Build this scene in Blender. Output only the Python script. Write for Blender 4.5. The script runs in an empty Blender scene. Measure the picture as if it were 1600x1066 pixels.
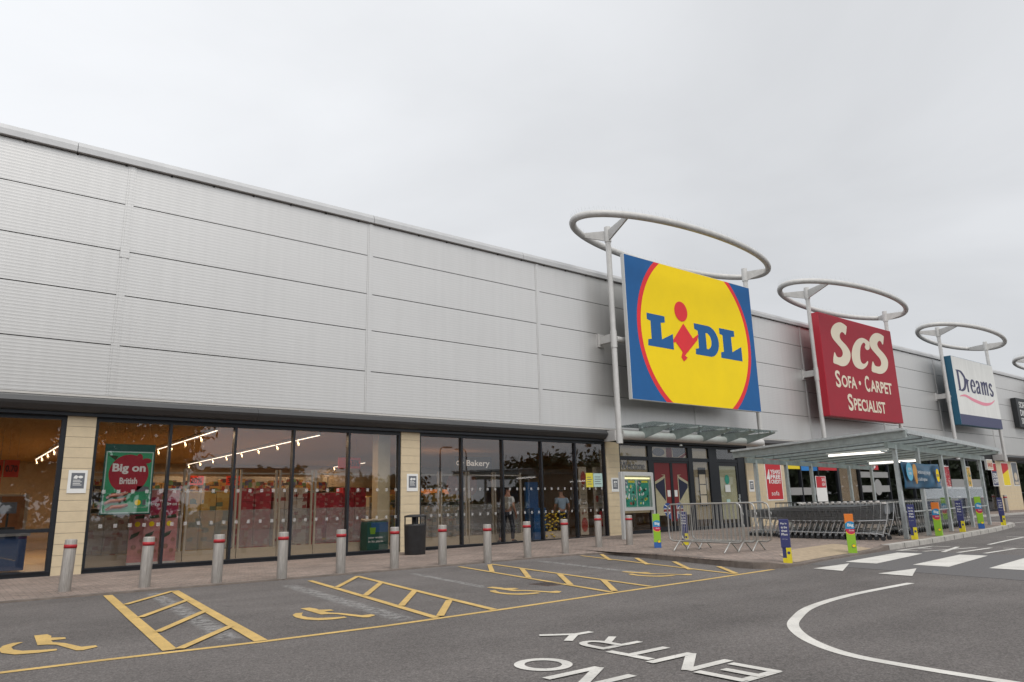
import bpy, bmesh, math, random
from mathutils import Vector, Matrix
random.seed(7)
S = bpy.context.scene
COL = S.collection
PI = math.pi
# ------------------------------------------------------------------ materials
MATS = {}
def nodes(name):
    m = bpy.data.materials.new(name); m.use_nodes = True
    nt = m.node_tree
    return m, nt, nt.nodes, nt.links, nt.nodes['Principled BSDF']
def mat(name, c, rough=.6, metal=0., var=.0, vs=3., bump=0., bs=40., emis=0., spec=.5, stretch=(1, 1, 1)):
    if name in MATS: return MATS[name]
    m, nt, N, L, b = nodes(name)
    b.inputs['Base Color'].default_value = (*c, 1); b.inputs['Roughness'].default_value = rough
    b.inputs['Metallic'].default_value = metal; b.inputs['Specular IOR Level'].default_value = spec
    if emis:
        b.inputs['Emission Color'].default_value = (*c, 1); b.inputs['Emission Strength'].default_value = emis
    if var or bump:
        tc = N.new('ShaderNodeTexCoord'); mp = N.new('ShaderNodeMapping'); L.new(tc.outputs['Object'], mp.inputs[0])
        mp.inputs['Scale'].default_value = stretch
    if var:
        n = N.new('ShaderNodeTexNoise'); n.inputs['Scale'].default_value = vs; n.inputs['Detail'].default_value = 6
        n.inputs['Roughness'].default_value = .65
        L.new(mp.outputs[0], n.inputs['Vector'])
        r = N.new('ShaderNodeMapRange'); L.new(n.outputs['Fac'], r.inputs[0])
        r.inputs[1].default_value = .3; r.inputs[2].default_value = .7
        r.inputs[3].default_value = 1 - var; r.inputs[4].default_value = 1 + var
        mx = N.new('ShaderNodeVectorMath'); mx.operation = 'SCALE'; mx.inputs[0].default_value = c
        L.new(r.outputs[0], mx.inputs['Scale']); L.new(mx.outputs[0], b.inputs['Base Color'])
        r2 = N.new('ShaderNodeMapRange'); L.new(n.outputs['Fac'], r2.inputs[0])
        r2.inputs[3].default_value = max(.02, rough - .12); r2.inputs[4].default_value = min(1, rough + .12)
        L.new(r2.outputs[0], b.inputs['Roughness'])
    if bump:
        n2 = N.new('ShaderNodeTexNoise'); n2.inputs['Scale'].default_value = bs; n2.inputs['Detail'].default_value = 4
        L.new(mp.outputs[0], n2.inputs['Vector'])
        bp = N.new('ShaderNodeBump'); bp.inputs['Strength'].default_value = bump; bp.inputs['Distance'].default_value = .02
        L.new(n2.outputs['Fac'], bp.inputs['Height']); L.new(bp.outputs[0], b.inputs['Normal'])
    MATS[name] = m
    return m
def M(n): return MATS[n]

def cladding_mat():
    m, nt, N, L, b = nodes('ribbed_silver_cladding')
    b.inputs['Metallic'].default_value = .6; b.inputs['Roughness'].default_value = .42
    tc = N.new('ShaderNodeTexCoord')
    sep = N.new('ShaderNodeSeparateXYZ'); L.new(tc.outputs['Object'], sep.inputs[0])
    mul = N.new('ShaderNodeMath'); mul.operation = 'MULTIPLY'; mul.inputs[1].default_value = 2 * PI / .078
    L.new(sep.outputs['Z'], mul.inputs[0])
    sn = N.new('ShaderNodeMath'); sn.operation = 'SINE'; L.new(mul.outputs[0], sn.inputs[0])
    cl = N.new('ShaderNodeMapRange'); L.new(sn.outputs[0], cl.inputs[0])
    cl.inputs[1].default_value = -.2; cl.inputs[2].default_value = .9
    bp = N.new('ShaderNodeBump'); bp.inputs['Strength'].default_value = .16; bp.inputs['Distance'].default_value = .006
    L.new(cl.outputs[0], bp.inputs['Height']); L.new(bp.outputs[0], b.inputs['Normal'])
    mp = N.new('ShaderNodeMapping'); mp.inputs['Scale'].default_value = (.35, 1, .8); L.new(tc.outputs['Object'], mp.inputs[0])
    n = N.new('ShaderNodeTexNoise'); n.inputs['Scale'].default_value = .8; n.inputs['Detail'].default_value = 5
    L.new(mp.outputs[0], n.inputs['Vector'])
    mp2 = N.new('ShaderNodeMapping'); mp2.inputs['Scale'].default_value = (6, 1, .25); L.new(tc.outputs['Object'], mp2.inputs[0])
    n3 = N.new('ShaderNodeTexNoise'); n3.inputs['Scale'].default_value = 1.; n3.inputs['Detail'].default_value = 4
    L.new(mp2.outputs[0], n3.inputs['Vector'])
    # each sheet has a slightly different finish
    st = N.new('ShaderNodeMath'); st.operation = 'MULTIPLY_ADD'; L.new(n.outputs['Fac'], st.inputs[0]); st.inputs[1].default_value = .10; st.inputs[2].default_value = .86
    st2 = N.new('ShaderNodeMath'); st2.operation = 'MULTIPLY_ADD'; L.new(n3.outputs['Fac'], st2.inputs[0]); st2.inputs[1].default_value = .12; L.new(st.outputs[0], st2.inputs[2])
    sh = N.new('ShaderNodeVectorMath'); sh.operation = 'SCALE'; sh.inputs[0].default_value = (.655, .646, .632)
    L.new(st2.outputs[0], sh.inputs['Scale']); L.new(sh.outputs[0], b.inputs['Base Color'])
    MATS['cladding'] = m
def asphalt_mat():
    m, nt, N, L, b = nodes('worn_asphalt')
    b.inputs['Roughness'].default_value = .85; b.inputs['Specular IOR Level'].default_value = .3
    tc = N.new('ShaderNodeTexCoord'); O = tc.outputs['Object']
    def noise(s, d, src=O, r=.6):
        n = N.new('ShaderNodeTexNoise'); n.inputs['Scale'].default_value = s; n.inputs['Detail'].default_value = d; n.inputs['Roughness'].default_value = r
        L.new(src, n.inputs['Vector']); return n.outputs['Fac']
    def mr(x, a, b_, c, d):
        r = N.new('ShaderNodeMapRange'); L.new(x, r.inputs[0])
        for i, v in enumerate((a, b_, c, d)): r.inputs[i + 1].default_value = v
        return r.outputs[0]
    def mth(op, x, y):
        q = N.new('ShaderNodeMath'); q.operation = op
        for i, v in enumerate((x, y)):
            if isinstance(v, (int, float)): q.inputs[i].default_value = v
            else: L.new(v, q.inputs[i])
        return q.outputs[0]
    fine = mr(noise(20, 8, r=.9), .3, .7, .5, 1.5)
    vor = N.new('ShaderNodeTexVoronoi'); vor.inputs['Scale'].default_value = 55; L.new(O, vor.inputs['Vector'])
    agg = mr(vor.outputs['Distance'], 0, .6, 1.4, .75)
    big = mr(noise(.35, 7, r=.7), .3, .7, .76, 1.2)
    mp = N.new('ShaderNodeMapping'); mp.inputs['Scale'].default_value = (.35, 1.6, 1); L.new(O, mp.inputs[0])
    wheel = mr(noise(.8, 4, mp.outputs[0]), .35, .7, .9, 1.1)
    f = mth('MULTIPLY', mth('MULTIPLY', fine, agg), mth('MULTIPLY', big, wheel))
    # dark oil drips in the bays
    oil = mr(noise(1.3, 3), .66, .74, 1, .72)
    f = mth('MULTIPLY', f, oil)
    base = N.new('ShaderNodeVectorMath'); base.operation = 'SCALE'; base.inputs[0].default_value = (.172, .157, .15)
    L.new(f, base.inputs['Scale'])
    vc = N.new('ShaderNodeTexVoronoi'); vc.feature = 'DISTANCE_TO_EDGE'; vc.inputs['Scale'].default_value = .32
    dn = N.new('ShaderNodeTexNoise'); dn.inputs['Scale'].default_value = 1.6; dn.inputs['Detail'].default_value = 6; L.new(O, dn.inputs['Vector'])
    av = N.new('ShaderNodeVectorMath'); av.operation = 'MULTIPLY_ADD'; L.new(dn.outputs['Color'], av.inputs[0]); av.inputs[1].default_value = (1.1, 1.1, 0); L.new(O, av.inputs[2]); L.new(av.outputs[0], vc.inputs['Vector'])
    crack = mth('MULTIPLY', mr(vc.outputs['Distance'], .002, .007, 1, 0), mr(noise(.22, 3), .5, .56, 0, 1))
    f = mth('MULTIPLY', f, mr(crack, 0, 1, 1, .45))
    stain = mr(noise(.9, 5, r=.7), .60, .70, 1, .78)
    f = mth('MULTIPLY', f, stain)
    # scraped-off old white lines, broken up
    sep = N.new('ShaderNodeSeparateXYZ'); L.new(O, sep.inputs[0])
    X, Yy = sep.outputs['X'], sep.outputs['Y']
    tot = None
    for x0, k, y0, y1, w in ((4.72, .115, -11.2, -5.9, .17), (2.76, .085, -11., -5.2, .15), (7.3, .17, -9.2, -5.7, .10), (10.7, .2, -9.5, -5.4, .14)):
        cx = mth('ADD', mth('MULTIPLY', mth('SUBTRACT', Yy, (y0 + y1) / 2), k), x0)
        dx = mth('ABSOLUTE', mth('SUBTRACT', X, cx), 0)
        a = mr(dx, w * .5, w, 1, 0)
        yy = mth('ABSOLUTE', mth('SUBTRACT', Yy, (y0 + y1) / 2), 0)
        a = mth('MULTIPLY', a, mr(yy, (y1 - y0) / 2 - .3, (y1 - y0) / 2, 1, 0))
        tot = a if tot is None else mth('MAXIMUM', tot, a)
    scr = mth('MULTIPLY', tot, mr(noise(9, 9, r=.85), .43, .56, 0, .8))
    rough_dark = mth('MULTIPLY', tot, mr(noise(7, 5), .42, .62, .8, 0))
    mixd = N.new('ShaderNodeMix'); mixd.data_type = 'RGBA'; L.new(rough_dark, mixd.inputs[0]); L.new(base.outputs[0], mixd.inputs[6]); mixd.inputs[7].default_value = (.05, .048, .047, 1)
    mix = N.new('ShaderNodeMix'); mix.data_type = 'RGBA'; L.new(scr, mix.inputs[0]); L.new(mixd.outputs[2], mix.inputs[6]); mix.inputs[7].default_value = (.36, .35, .34, 1)
    L.new(mix.outputs[2], b.inputs['Base Color'])
    bp = N.new('ShaderNodeBump'); bp.inputs['Strength'].default_value = .6; bp.inputs['Distance'].default_value = .012
    L.new(mth('ADD', fine, agg), bp.inputs['Height']); L.new(bp.outputs[0], b.inputs['Normal'])
    MATS['asphalt'] = m
def paving_mat():
    m, nt, N, L, b = nodes('block_paving')
    b.inputs['Roughness'].default_value = .85
    tc = N.new('ShaderNodeTexCoord'); O = tc.outputs['Object']
    br = N.new('ShaderNodeTexBrick'); L.new(O, br.inputs['Vector']); br.inputs['Scale'].default_value = 1
    br.inputs['Brick Width'].default_value = .21; br.inputs['Row Height'].default_value = .105; br.inputs['Mortar Size'].default_value = .006
    br.inputs['Color1'].default_value = (.29, .225, .19, 1); br.inputs['Color2'].default_value = (.225, .18, .155, 1); br.inputs['Mortar'].default_value = (.11, .095, .085, 1)
    n = N.new('ShaderNodeTexNoise'); n.inputs['Scale'].default_value = .9; n.inputs['Detail'].default_value = 8; L.new(O, n.inputs['Vector'])
    r = N.new('ShaderNodeMapRange'); L.new(n.outputs['Fac'], r.inputs[0]); r.inputs[1].default_value = .3; r.inputs[2].default_value = .7; r.inputs[3].default_value = .78; r.inputs[4].default_value = 1.2
    n2 = N.new('ShaderNodeTexNoise'); n2.inputs['Scale'].default_value = 14; n2.inputs['Detail'].default_value = 4; L.new(O, n2.inputs['Vector'])
    r2 = N.new('ShaderNodeMapRange'); L.new(n2.outputs['Fac'], r2.inputs[0]); r2.inputs[1].default_value = .3; r2.inputs[2].default_value = .7; r2.inputs[3].default_value = .8; r2.inputs[4].default_value = 1.2
    q = N.new('ShaderNodeMath'); q.operation = 'MULTIPLY'; L.new(r.outputs[0], q.inputs[0]); L.new(r2.outputs[0], q.inputs[1])
    sc = N.new('ShaderNodeVectorMath'); sc.operation = 'SCALE'; L.new(br.outputs['Color'], sc.inputs[0]); L.new(q.outputs[0], sc.inputs['Scale'])
    # pale gum spots
    v = N.new('ShaderNodeTexVoronoi'); v.inputs['Scale'].default_value = 2.2; L.new(O, v.inputs['Vector'])
    g = N.new('ShaderNodeMapRange'); L.new(v.outputs['Distance'], g.inputs[0]); g.inputs[1].default_value = .035; g.inputs[2].default_value = .05; g.inputs[3].default_value = .6; g.inputs[4].default_value = 0
    mx = N.new('ShaderNodeMix'); mx.data_type = 'RGBA'; L.new(g.outputs[0], mx.inputs[0]); L.new(sc.outputs[0], mx.inputs[6]); mx.inputs[7].default_value = (.3, .28, .26, 1)
    L.new(mx.outputs[2], b.inputs['Base Color'])
    bp = N.new('ShaderNodeBump'); bp.inputs['Strength'].default_value = .5; bp.inputs['Distance'].default_value = .01
    L.new(br.outputs['Fac'], bp.inputs['Height']); bp.invert = True; L.new(bp.outputs[0], b.inputs['Normal'])
    MATS['paving'] = m
def paint_mat(name, c, wear=.5):
    m, nt, N, L, b = nodes(name); b.inputs['Roughness'].default_value = .75
    tc = N.new('ShaderNodeTexCoord'); O = tc.outputs['Object']
    n = N.new('ShaderNodeTexNoise'); n.inputs['Scale'].default_value = 28; n.inputs['Detail'].default_value = 8; n.inputs['Roughness'].default_value = .8; L.new(O, n.inputs['Vector'])
    r = N.new('ShaderNodeMapRange'); L.new(n.outputs['Fac'], r.inputs[0]); r.inputs[1].default_value = .6 - .1 * wear; r.inputs[2].default_value = .7; r.inputs[3].default_value = 0; r.inputs[4].default_value = wear
    n2 = N.new('ShaderNodeTexNoise'); n2.inputs['Scale'].default_value = 2.; n2.inputs['Detail'].default_value = 5; L.new(O, n2.inputs['Vector'])
    r2 = N.new('ShaderNodeMapRange'); L.new(n2.outputs['Fac'], r2.inputs[0]); r2.inputs[1].default_value = .3; r2.inputs[2].default_value = .7; r2.inputs[3].default_value = .82; r2.inputs[4].default_value = 1.1
    sc = N.new('ShaderNodeVectorMath'); sc.operation = 'SCALE'; sc.inputs[0].default_value = c; L.new(r2.outputs[0], sc.inputs['Scale'])
    mx = N.new('ShaderNodeMix'); mx.data_type = 'RGBA'; L.new(r.outputs[0], mx.inputs[0]); L.new(sc.outputs[0], mx.inputs[6]); mx.inputs[7].default_value = (.13, .12, .115, 1)
    L.new(mx.outputs[2], b.inputs['Base Color'])
    MATS[name] = m
def glass_mat(name, tint=(.86, .86, .86), k=2.0, extra=0.):
    m, nt, N, L, b = nodes(name); N.remove(b); out = N['Material Output']
    lw = N.new('ShaderNodeLayerWeight'); lw.inputs['Blend'].default_value = .5
    p = N.new('ShaderNodeMath'); p.operation = 'POWER'; L.new(lw.outputs['Facing'], p.inputs[0]); p.inputs[1].default_value = 5
    f = N.new('ShaderNodeMath'); f.operation = 'MULTIPLY_ADD'; L.new(p.outputs[0], f.inputs[0]); f.inputs[1].default_value = .9; f.inputs[2].default_value = .04 * k + extra; f.use_clamp = True
    t = N.new('ShaderNodeBsdfTransparent'); t.inputs[0].default_value = (*tint, 1)
    g = N.new('ShaderNodeBsdfGlossy'); g.inputs['Roughness'].default_value = .01; g.inputs[0].default_value = (.9, .92, .95, 1)
    mx = N.new('ShaderNodeMixShader'); L.new(f.outputs[0], mx.inputs[0]); L.new(t.outputs[0], mx.inputs[1]); L.new(g.outputs[0], mx.inputs[2])
    L.new(mx.outputs[0], out.inputs[0]); MATS[name] = m
def film_mat(name, c, op):
    m, nt, N, L, b = nodes(name); out = N['Material Output']
    b.inputs['Base Color'].default_value = (*c, 1); b.inputs['Roughness'].default_value = .6
    t = N.new('ShaderNodeBsdfTransparent'); mx = N.new('ShaderNodeMixShader'); mx.inputs[0].default_value = op
    L.new(t.outputs[0], mx.inputs[1]); L.new(b.outputs[0], mx.inputs[2]); L.new(mx.outputs[0], out.inputs[0]); MATS[name] = m
def goods_mat(name, cols, sx, sz, ln=.5):
    """printed packaging: cells of colour on stacked boxes"""
    m, nt, N, L, b = nodes(name); b.inputs['Roughness'].default_value = .5
    tc = N.new('ShaderNodeTexCoord'); mp = N.new('ShaderNodeMapping'); L.new(tc.outputs['Object'], mp.inputs[0]); mp.inputs['Scale'].default_value = (sx, 0.7, sz)
    v = N.new('ShaderNodeTexVoronoi'); v.inputs['Scale'].default_value = 1; v.distance = 'CHEBYCHEV'; v.inputs['Randomness'].default_value = .55; L.new(mp.outputs[0], v.inputs['Vector'])
    sp = N.new('ShaderNodeSeparateColor'); L.new(v.outputs['Color'], sp.inputs[0])
    r = N.new('ShaderNodeValToRGB'); r.color_ramp.interpolation = 'CONSTANT'
    e = r.color_ramp.elements
    while len(e) < len(cols): e.new(.5)
    for i, c in enumerate(cols): e[i].position = i / len(cols); e[i].color = (*c, 1)
    L.new(sp.outputs[0], r.inputs[0]); L.new(r.outputs[0], b.inputs['Base Color']); MATS[name] = m

cladding_mat(); asphalt_mat(); paving_mat()
paint_mat('yellow_paint', (.58, .39, .13), .8); paint_mat('white_paint', (.62, .6, .56), .65)
glass_mat('shop_glass', (.88, .87, .86), 1.6, .01); glass_mat('clear_glass', (.9, .93, .92), 1.0); glass_mat('roof_glass', (.84, .88, .87), .4, .0)
film_mat('frosted_film', (.46, .46, .45), .32); film_mat('dot_film', (.6, .6, .59), .32)
def dots():
    nt = MATS['dot_film'].node_tree; N, L = nt.nodes, nt.links; mx = [n for n in N if n.type == 'MIX_SHADER'][0]
    tc = N.new('ShaderNodeTexCoord'); sp = N.new('ShaderNodeSeparateXYZ'); L.new(tc.outputs['Object'], sp.inputs[0])
    q = N.new('ShaderNodeMath'); q.operation = 'PINGPONG'; L.new(sp.outputs['X'], q.inputs[0]); q.inputs[1].default_value = .15
    g = N.new('ShaderNodeMath'); g.operation = 'LESS_THAN'; L.new(q.outputs[0], g.inputs[0]); g.inputs[1].default_value = .038
    h = N.new('ShaderNodeMath'); h.operation = 'MULTIPLY'; L.new(g.outputs[0], h.inputs[0]); h.inputs[1].default_value = .34; L.new(h.outputs[0], mx.inputs[0])
dots(); film_mat('grey_band_film', (.35, .35, .345), .8)
goods_mat('goods_red', [(.42, .02, .04), (.46, .025, .045), (.5, .3, .27), (.34, .015, .03), (.44, .02, .04), (.46, .14, .13), (.42, .02, .04), (.38, .02, .03)], 11, 14)
goods_mat('goods_white', [(.55, .5, .44), (.6, .56, .5), (.5, .42, .34), (.58, .53, .47), (.32, .06, .06), (.5, .42, .34), (.55, .5, .44)], 8, 10)
goods_mat('goods_yellow', [(.55, .33, .06), (.5, .28, .05), (.6, .42, .12), (.12, .16, .08), (.56, .35, .08)], 6, 8)
goods_mat('goods_mixed', [(.3, .05, .04), (.38, .22, .06), (.08, .1, .2), (.42, .38, .3), (.12, .22, .09), (.5, .28, .08), (.06, .05, .05)], 9, 10)
goods_mat('goods_teal', [(.03, .22, .24), (.05, .28, .3), (.3, .36, .12), (.02, .12, .16), (.4, .3, .1)], 4, 6)
mat('coping', (.5, .5, .5), .4, .3, .06, 2.); mat('dark_gap', (.03, .03, .032), .8)
mat('fascia_grey', (.06, .061, .063), .42, .2, .08, 1.5); mat('flashing', (.52, .5, .47), .6)
mat('anthracite', (.018, .021, .027), .38, .2, .12, 4); mat('cream_tile', (.62, .51, .345), .7, 0, .07, 5, .08, 30)
mat('steel_bollard', (.34, .315, .29), .5, .35, .3, 7, stretch=(8, 8, .6)); mat('red_band', (.38, .012, .02), .5)
mat('ring_paint', (.54, .53, .51), .5, .05, .12, 5); mat('post_paint', (.6, .59, .57), .45, .15, .08, 4)
mat('galv', (.5, .53, .53), .5, .3, .16, 9); mat('galv_roof', (.34, .38, .37), .5, .35, .2, 5); mat('barrier_steel', (.38, .375, .36), .4, .6, .12, 12)
mat('bin_black', (.02, .02, .022), .5, 0, .3, 5, .1, 30)
mat('kerb_concrete', (.42, .4, .37), .9, 0, .2, 4, .3, 60); mat('kerb_brown', (.17, .14, .12), .95, 0, .3, 4, .4, 50)
mat('tactile_buff', (.37, .29, .2), .9, 0, .2, 8, .3, 50); mat('dark_asphalt', (.115, .11, .11), .85, 0, .25, 30, .5, 60); mat('iron', (.09, .06, .05), .8, 0, .4, 12)
mat('logo_blue', (.028, .125, .33), .65, 0, .05, 2, spec=.15); mat('logo_yellow', (.97, .70, .02), .65, 0, .03, 1, spec=.12); mat('logo_red', (.78, .05, .06), .65, 0, .04, 2, spec=.15)
mat('sign_edge', (.66, .66, .64), .5); mat('scs_red', (.33, .035, .05), .6, 0, .06, 1, spec=.15); mat('scs_edge', (.5, .02, .04), .45); mat('scs_cream', (.72, .64, .5), .5, 0, .04, 2)
mat('dream_white', (.72, .72, .69), .5, 0, .08, .8, stretch=(4, 1, .5)); mat('dream_navy', (.055, .06, .13), .5); mat('dream_teal', (.02, .12, .2), .5); mat('pink', (.75, .25, .33), .5); mat('ink_navy', (.035, .035, .1), .5)
mat('black_box', (.02, .022, .024), .5); mat('white', (.78, .78, .76), .5); mat('grey_notice', (.14, .15, .17), .5)
mat('floor_tan', (.5, .37, .22), .35, 0, .1, 2); mat('ceiling_tan', (.46, .29, .13), .8, 0, .08, 2); mat('wall_warm', (.45, .36, .26), .8, 0, .1, 2); mat('wall_dark', (.06, .055, .05), .8, 0, .3, 1.5)
mat('beige_frame', (.5, .45, .36), .5); mat('plinth', (.5, .44, .34), .6)
mat('tube_lit', (1., .95, .88), .5, emis=1.6); mat('strip_lit', (1., .88, .72), .5, emis=2.6); mat('case_lit', (1., .85, .45), .5, emis=1.1); mat('warm_lit', (1., .6, .25), .5, emis=2.); mat('sign_glow', (.8, .8, .76), .5, emis=.35)
mat('sale_red', (.75, .06, .03), .5); mat('poster_green', (.045, .33, .16), .5, 0, .06, 3); mat('poster_red', (.36, .02, .04), .5, 0, .1, 4); mat('sausage', (.30, .12, .08), .5, 0, .35, 10); mat('dark_leaf', (.03, .05, .02), .6)
mat('rollup_pink', (.5, .2, .19), .6, 0, .3, 6); mat('magenta', (.36, .01, .06), .5); mat('bin_green', (.015, .09, .075), .5); mat('bin_blue', (.02, .1, .25), .5); mat('lime', (.2, .4, .03), .5)
mat('check_blue', (.01, .05, .16), .45); mat('blue_stand', (.01, .09, .26), .5); mat('sky_cloth', (.3, .42, .55), .8, 0, .1, 8); mat('daffodil', (.75, .52, .03), .6, 0, .3, 12)
mat('wood', (.36, .17, .07), .6, 0, .2, 4); mat('bakery_grey', (.07, .085, .12), .5); mat('bread', (.5, .2, .1), .6, 0, .35, 8)
mat('ply_cream', (.6, .5, .33), .6, 0, .1, 2); mat('flag_red', (.2, .02, .022), .5, 0, .1, 5); mat('flag_navy', (.014, .017, .045), .5); mat('flag_blue', (.03, .075, .26), .5)
mat('board_frame', (.56, .57, .56), .45, .3); mat('teal_poster', (.03, .28, .2), .5, 0, .2, 6); mat('lemon', (.68, .6, .06), .5); mat('mint', (.45, .62, .58), .5); mat('cream_card', (.55, .47, .36), .6, 0, .08, 3); mat('fruit', (.42, .07, .05), .5, 0, .4, 14)
mat('ext_red', (.45, .015, .015), .35); mat('promo_navy', (.035, .04, .15), .5); mat('promo_yellow', (.75, .62, .02), .5); mat('promo_lime', (.28, .52, .03), .5); mat('promo_orange', (.75, .2, .02), .5); mat('promo_cyan', (.02, .25, .5), .5); mat('promo_blue', (.03, .12, .4), .5); mat('promo_red', (.55, .03, .08), .5)
mat('banner_blue', (.018, .095, .18), .45, 0, .15, 3, .25, 3); mat('balloon_blue', (.1, .45, .65), .4); mat('balloon_gold', (.6, .27, .02), .35, 0, .2, 8)
mat('trolley_wire', (.22, .225, .23), .35, .7); mat('trolley_bright', (.62, .63, .64), .3, .6); mat('trolley_black', (.02, .02, .022), .5); mat('trolley_plastic', (.6, .55, .52), .5); mat('rubber', (.025, .025, .027), .7); mat('trolley_grey', (.23, .24, .25), .5)
mat('sign_yellow', (.8, .62, .02), .5); mat('sign_blue', (.02, .2, .55), .5); mat('sign_red', (.5, .02, .03), .5)
mat('skin', (.42, .22, .15), .6); mat('tshirt', (.62, .64, .62), .8); mat('trousers', (.03, .035, .05), .8); mat('hair', (.05, .035, .025), .8); mat('bag', (.28, .25, .2), .8); mat('shoe', (.05, .05, .05), .6)
mat('bark', (.08, .06, .045), .9, 0, .3, 6); mat('leaf_dark', (.04, .06, .022), .7, 0, .4, 3); mat('leaf_mid', (.07, .09, .03), .7, 0, .4, 3); mat('lamp_grey', (.16, .17, .17), .5, .3); mat('brick', (.22, .13, .09), .9, 0, .2, 6); mat('roof_dark', (.03, .03, .032), .8)
mat('led', (.75, .75, .72), .4)

# ------------------------------------------------------------------ mesh builder
class MB:
    def __init__(s): s.v = []; s.f = []; s.m = []; s.sm = []
    def add(s, vs, fs, mi=0, smooth=False):
        o = len(s.v); s.v += [tuple(v) for v in vs]
        s.f += [tuple(i + o for i in f) for f in fs]; s.m += [mi] * len(fs); s.sm += [smooth] * len(fs)
        return s
    def box(s, x0, x1, y0, y1, z0, z1, mi=0):
        vs = [(x, y, z) for z in (z0, z1) for y in (y0, y1) for x in (x0, x1)]
        return s.add(vs, [(0, 2, 3, 1), (4, 5, 7, 6), (0, 1, 5, 4), (2, 6, 7, 3), (0, 4, 6, 2), (1, 3, 7, 5)], mi)
    def bar(s, p, q, w, h=None, mi=0, up=(0, 0, 1)):
        """rectangular bar between two points"""
        p, q = Vector(p), Vector(q); h = h or w; d = (q - p).normalized(); u = Vector(up)
        if abs(d.dot(u)) > .98: u = Vector((0, 1, 0))
        r = d.cross(u).normalized() * w / 2; t = r.cross(d).normalized() * h / 2
        vs = [a + b for a in (p, q) for b in (-r - t, r - t, r + t, -r + t)]
        return s.add(vs, [(3, 2, 1, 0), (4, 5, 6, 7), (0, 1, 5, 4), (1, 2, 6, 5), (2, 3, 7, 6), (3, 0, 4, 7)], mi)
    def tube(s, pts, r, n=10, mi=0, closed=False, caps=True):
        pts = [Vector(p) for p in pts]; k = len(pts); rs = r if isinstance(r, (list, tuple)) else [r] * k
        vs = []; prev = None
        for i, p in enumerate(pts):
            a = pts[(i - 1) % k] if closed or i > 0 else p; b = pts[(i + 1) % k] if closed or i < k - 1 else p
            d = (b - a).normalized()
            if prev is None:
                u = Vector((0, 0, 1)) if abs(d.z) < .9 else Vector((1, 0, 0)); u = (u - d * d.dot(u)).normalized()
            else: u = (prev - d * d.dot(prev)).normalized()
            prev = u; w = d.cross(u)
            vs += [p + (u * math.cos(t) + w * math.sin(t)) * rs[i] for t in (2 * PI * j / n for j in range(n))]
        fs = []
        for i in range(k if closed else k - 1):
            a, b = i * n, ((i + 1) % k) * n
            fs += [(a + j, a + (j + 1) % n, b + (j + 1) % n, b + j) for j in range(n)]
        s.add(vs, fs, mi, True)
        if caps and not closed:
            s.add(vs[:n], [tuple(range(n))[::-1]], mi); s.add(vs[-n:], [tuple(range(n))], mi)
        return s
    def lathe(s, prof, c=(0, 0, 0), n=24, mi=0, smooth=True):
        vs = [(c[0] + r * math.cos(2 * PI * j / n), c[1] + r * math.sin(2 * PI * j / n), c[2] + z) for r, z in prof for j in range(n)]
        fs = [(i * n + j, i * n + (j + 1) % n, (i + 1) * n + (j + 1) % n, (i + 1) * n + j) for i in range(len(prof) - 1) for j in range(n)]
        return s.add(vs, fs, mi, smooth)
    def prof(s, yz, x0, x1, mi=0):
        """profile in the y,z plane extruded along x"""
        n = len(yz); vs = [(x, y, z) for x in (x0, x1) for y, z in yz]
        return s.add(vs, [tuple(range(n))[::-1], tuple(range(n, 2 * n))] + [(j, (j + 1) % n, n + (j + 1) % n, n + j) for j in range(n)], mi)
    def poly(s, pts, fr, t=.003, d=0., mi=0):
        """2-D polygon in frame fr=(origin,ux,uy), raised d, thickness t"""
        o, ux, uy = fr; nrm = ux.cross(uy)
        if sum(pts[i][0] * pts[(i + 1) % len(pts)][1] - pts[(i + 1) % len(pts)][0] * pts[i][1] for i in range(len(pts))) < 0: pts = pts[::-1]
        n = len(pts); vs = [o + ux * a + uy * b + nrm * h for h in (d, d + t) for a, b in pts]
        return s.add(vs, [tuple(range(n))[::-1], tuple(range(n, 2 * n))] + [(j, (j + 1) % n, n + (j + 1) % n, n + j) for j in range(n)], mi)
    def build(s, name, mats, parent=None, bevel=0, recenter=True):
        me = bpy.data.meshes.new(name); me.from_pydata(s.v, [], s.f)
        for m_ in (mats if isinstance(mats, (list, tuple)) else [mats]): me.materials.append(MATS[m_] if isinstance(m_, str) else m_)
        me.polygons.foreach_set('material_index', s.m); me.polygons.foreach_set('use_smooth', s.sm); me.update()
        o = bpy.data.objects.new(name, me); COL.objects.link(o)
        if parent: o.parent = parent
        if bevel:
            b = o.modifiers.new('bevel', 'BEVEL'); b.width = bevel; b.segments = 2; b.limit_method = 'ANGLE'
        return o
def tag(o, label, cat, group=None):
    o['label'] = label; o['category'] = cat
    if group: o['group'] = group
    return o
def thing(name, label, cat, loc=(0, 0, 0), rz=0., group=None):
    o = bpy.data.objects.new(name, None); COL.objects.link(o); o.location = loc; o.rotation_euler = (0, 0, rz); o.empty_display_size = .2
    return tag(o, label, cat, group)
def structure(o): o['kind'] = 'structure'; return o
def dup(root, loc=None, rz=None, label=None, rot=None, scale=None):
    kids = {}
    for o in bpy.data.objects:
        if o.parent: kids.setdefault(o.parent.name, []).append(o)
    def cp(o, par):
        c = o.copy(); COL.objects.link(c)
        if par is not None:
            c.parent = par; c.matrix_parent_inverse = o.matrix_parent_inverse
        for ch in kids.get(o.name, []): cp(ch, c)
        return c
    r = cp(root, None)
    if loc is not None: r.location = loc
    if rz is not None: r.rotation_euler = (0, 0, rz)
    if rot is not None: r.rotation_euler = rot
    if scale is not None: r.scale = scale
    if label: r['label'] = label
    return r
V = Vector
FX = lambda x, y, z: (V((x, y, z)), V((1, 0, 0)), V((0, 0, 1)))      # frame on a surface that faces the car park
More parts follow.
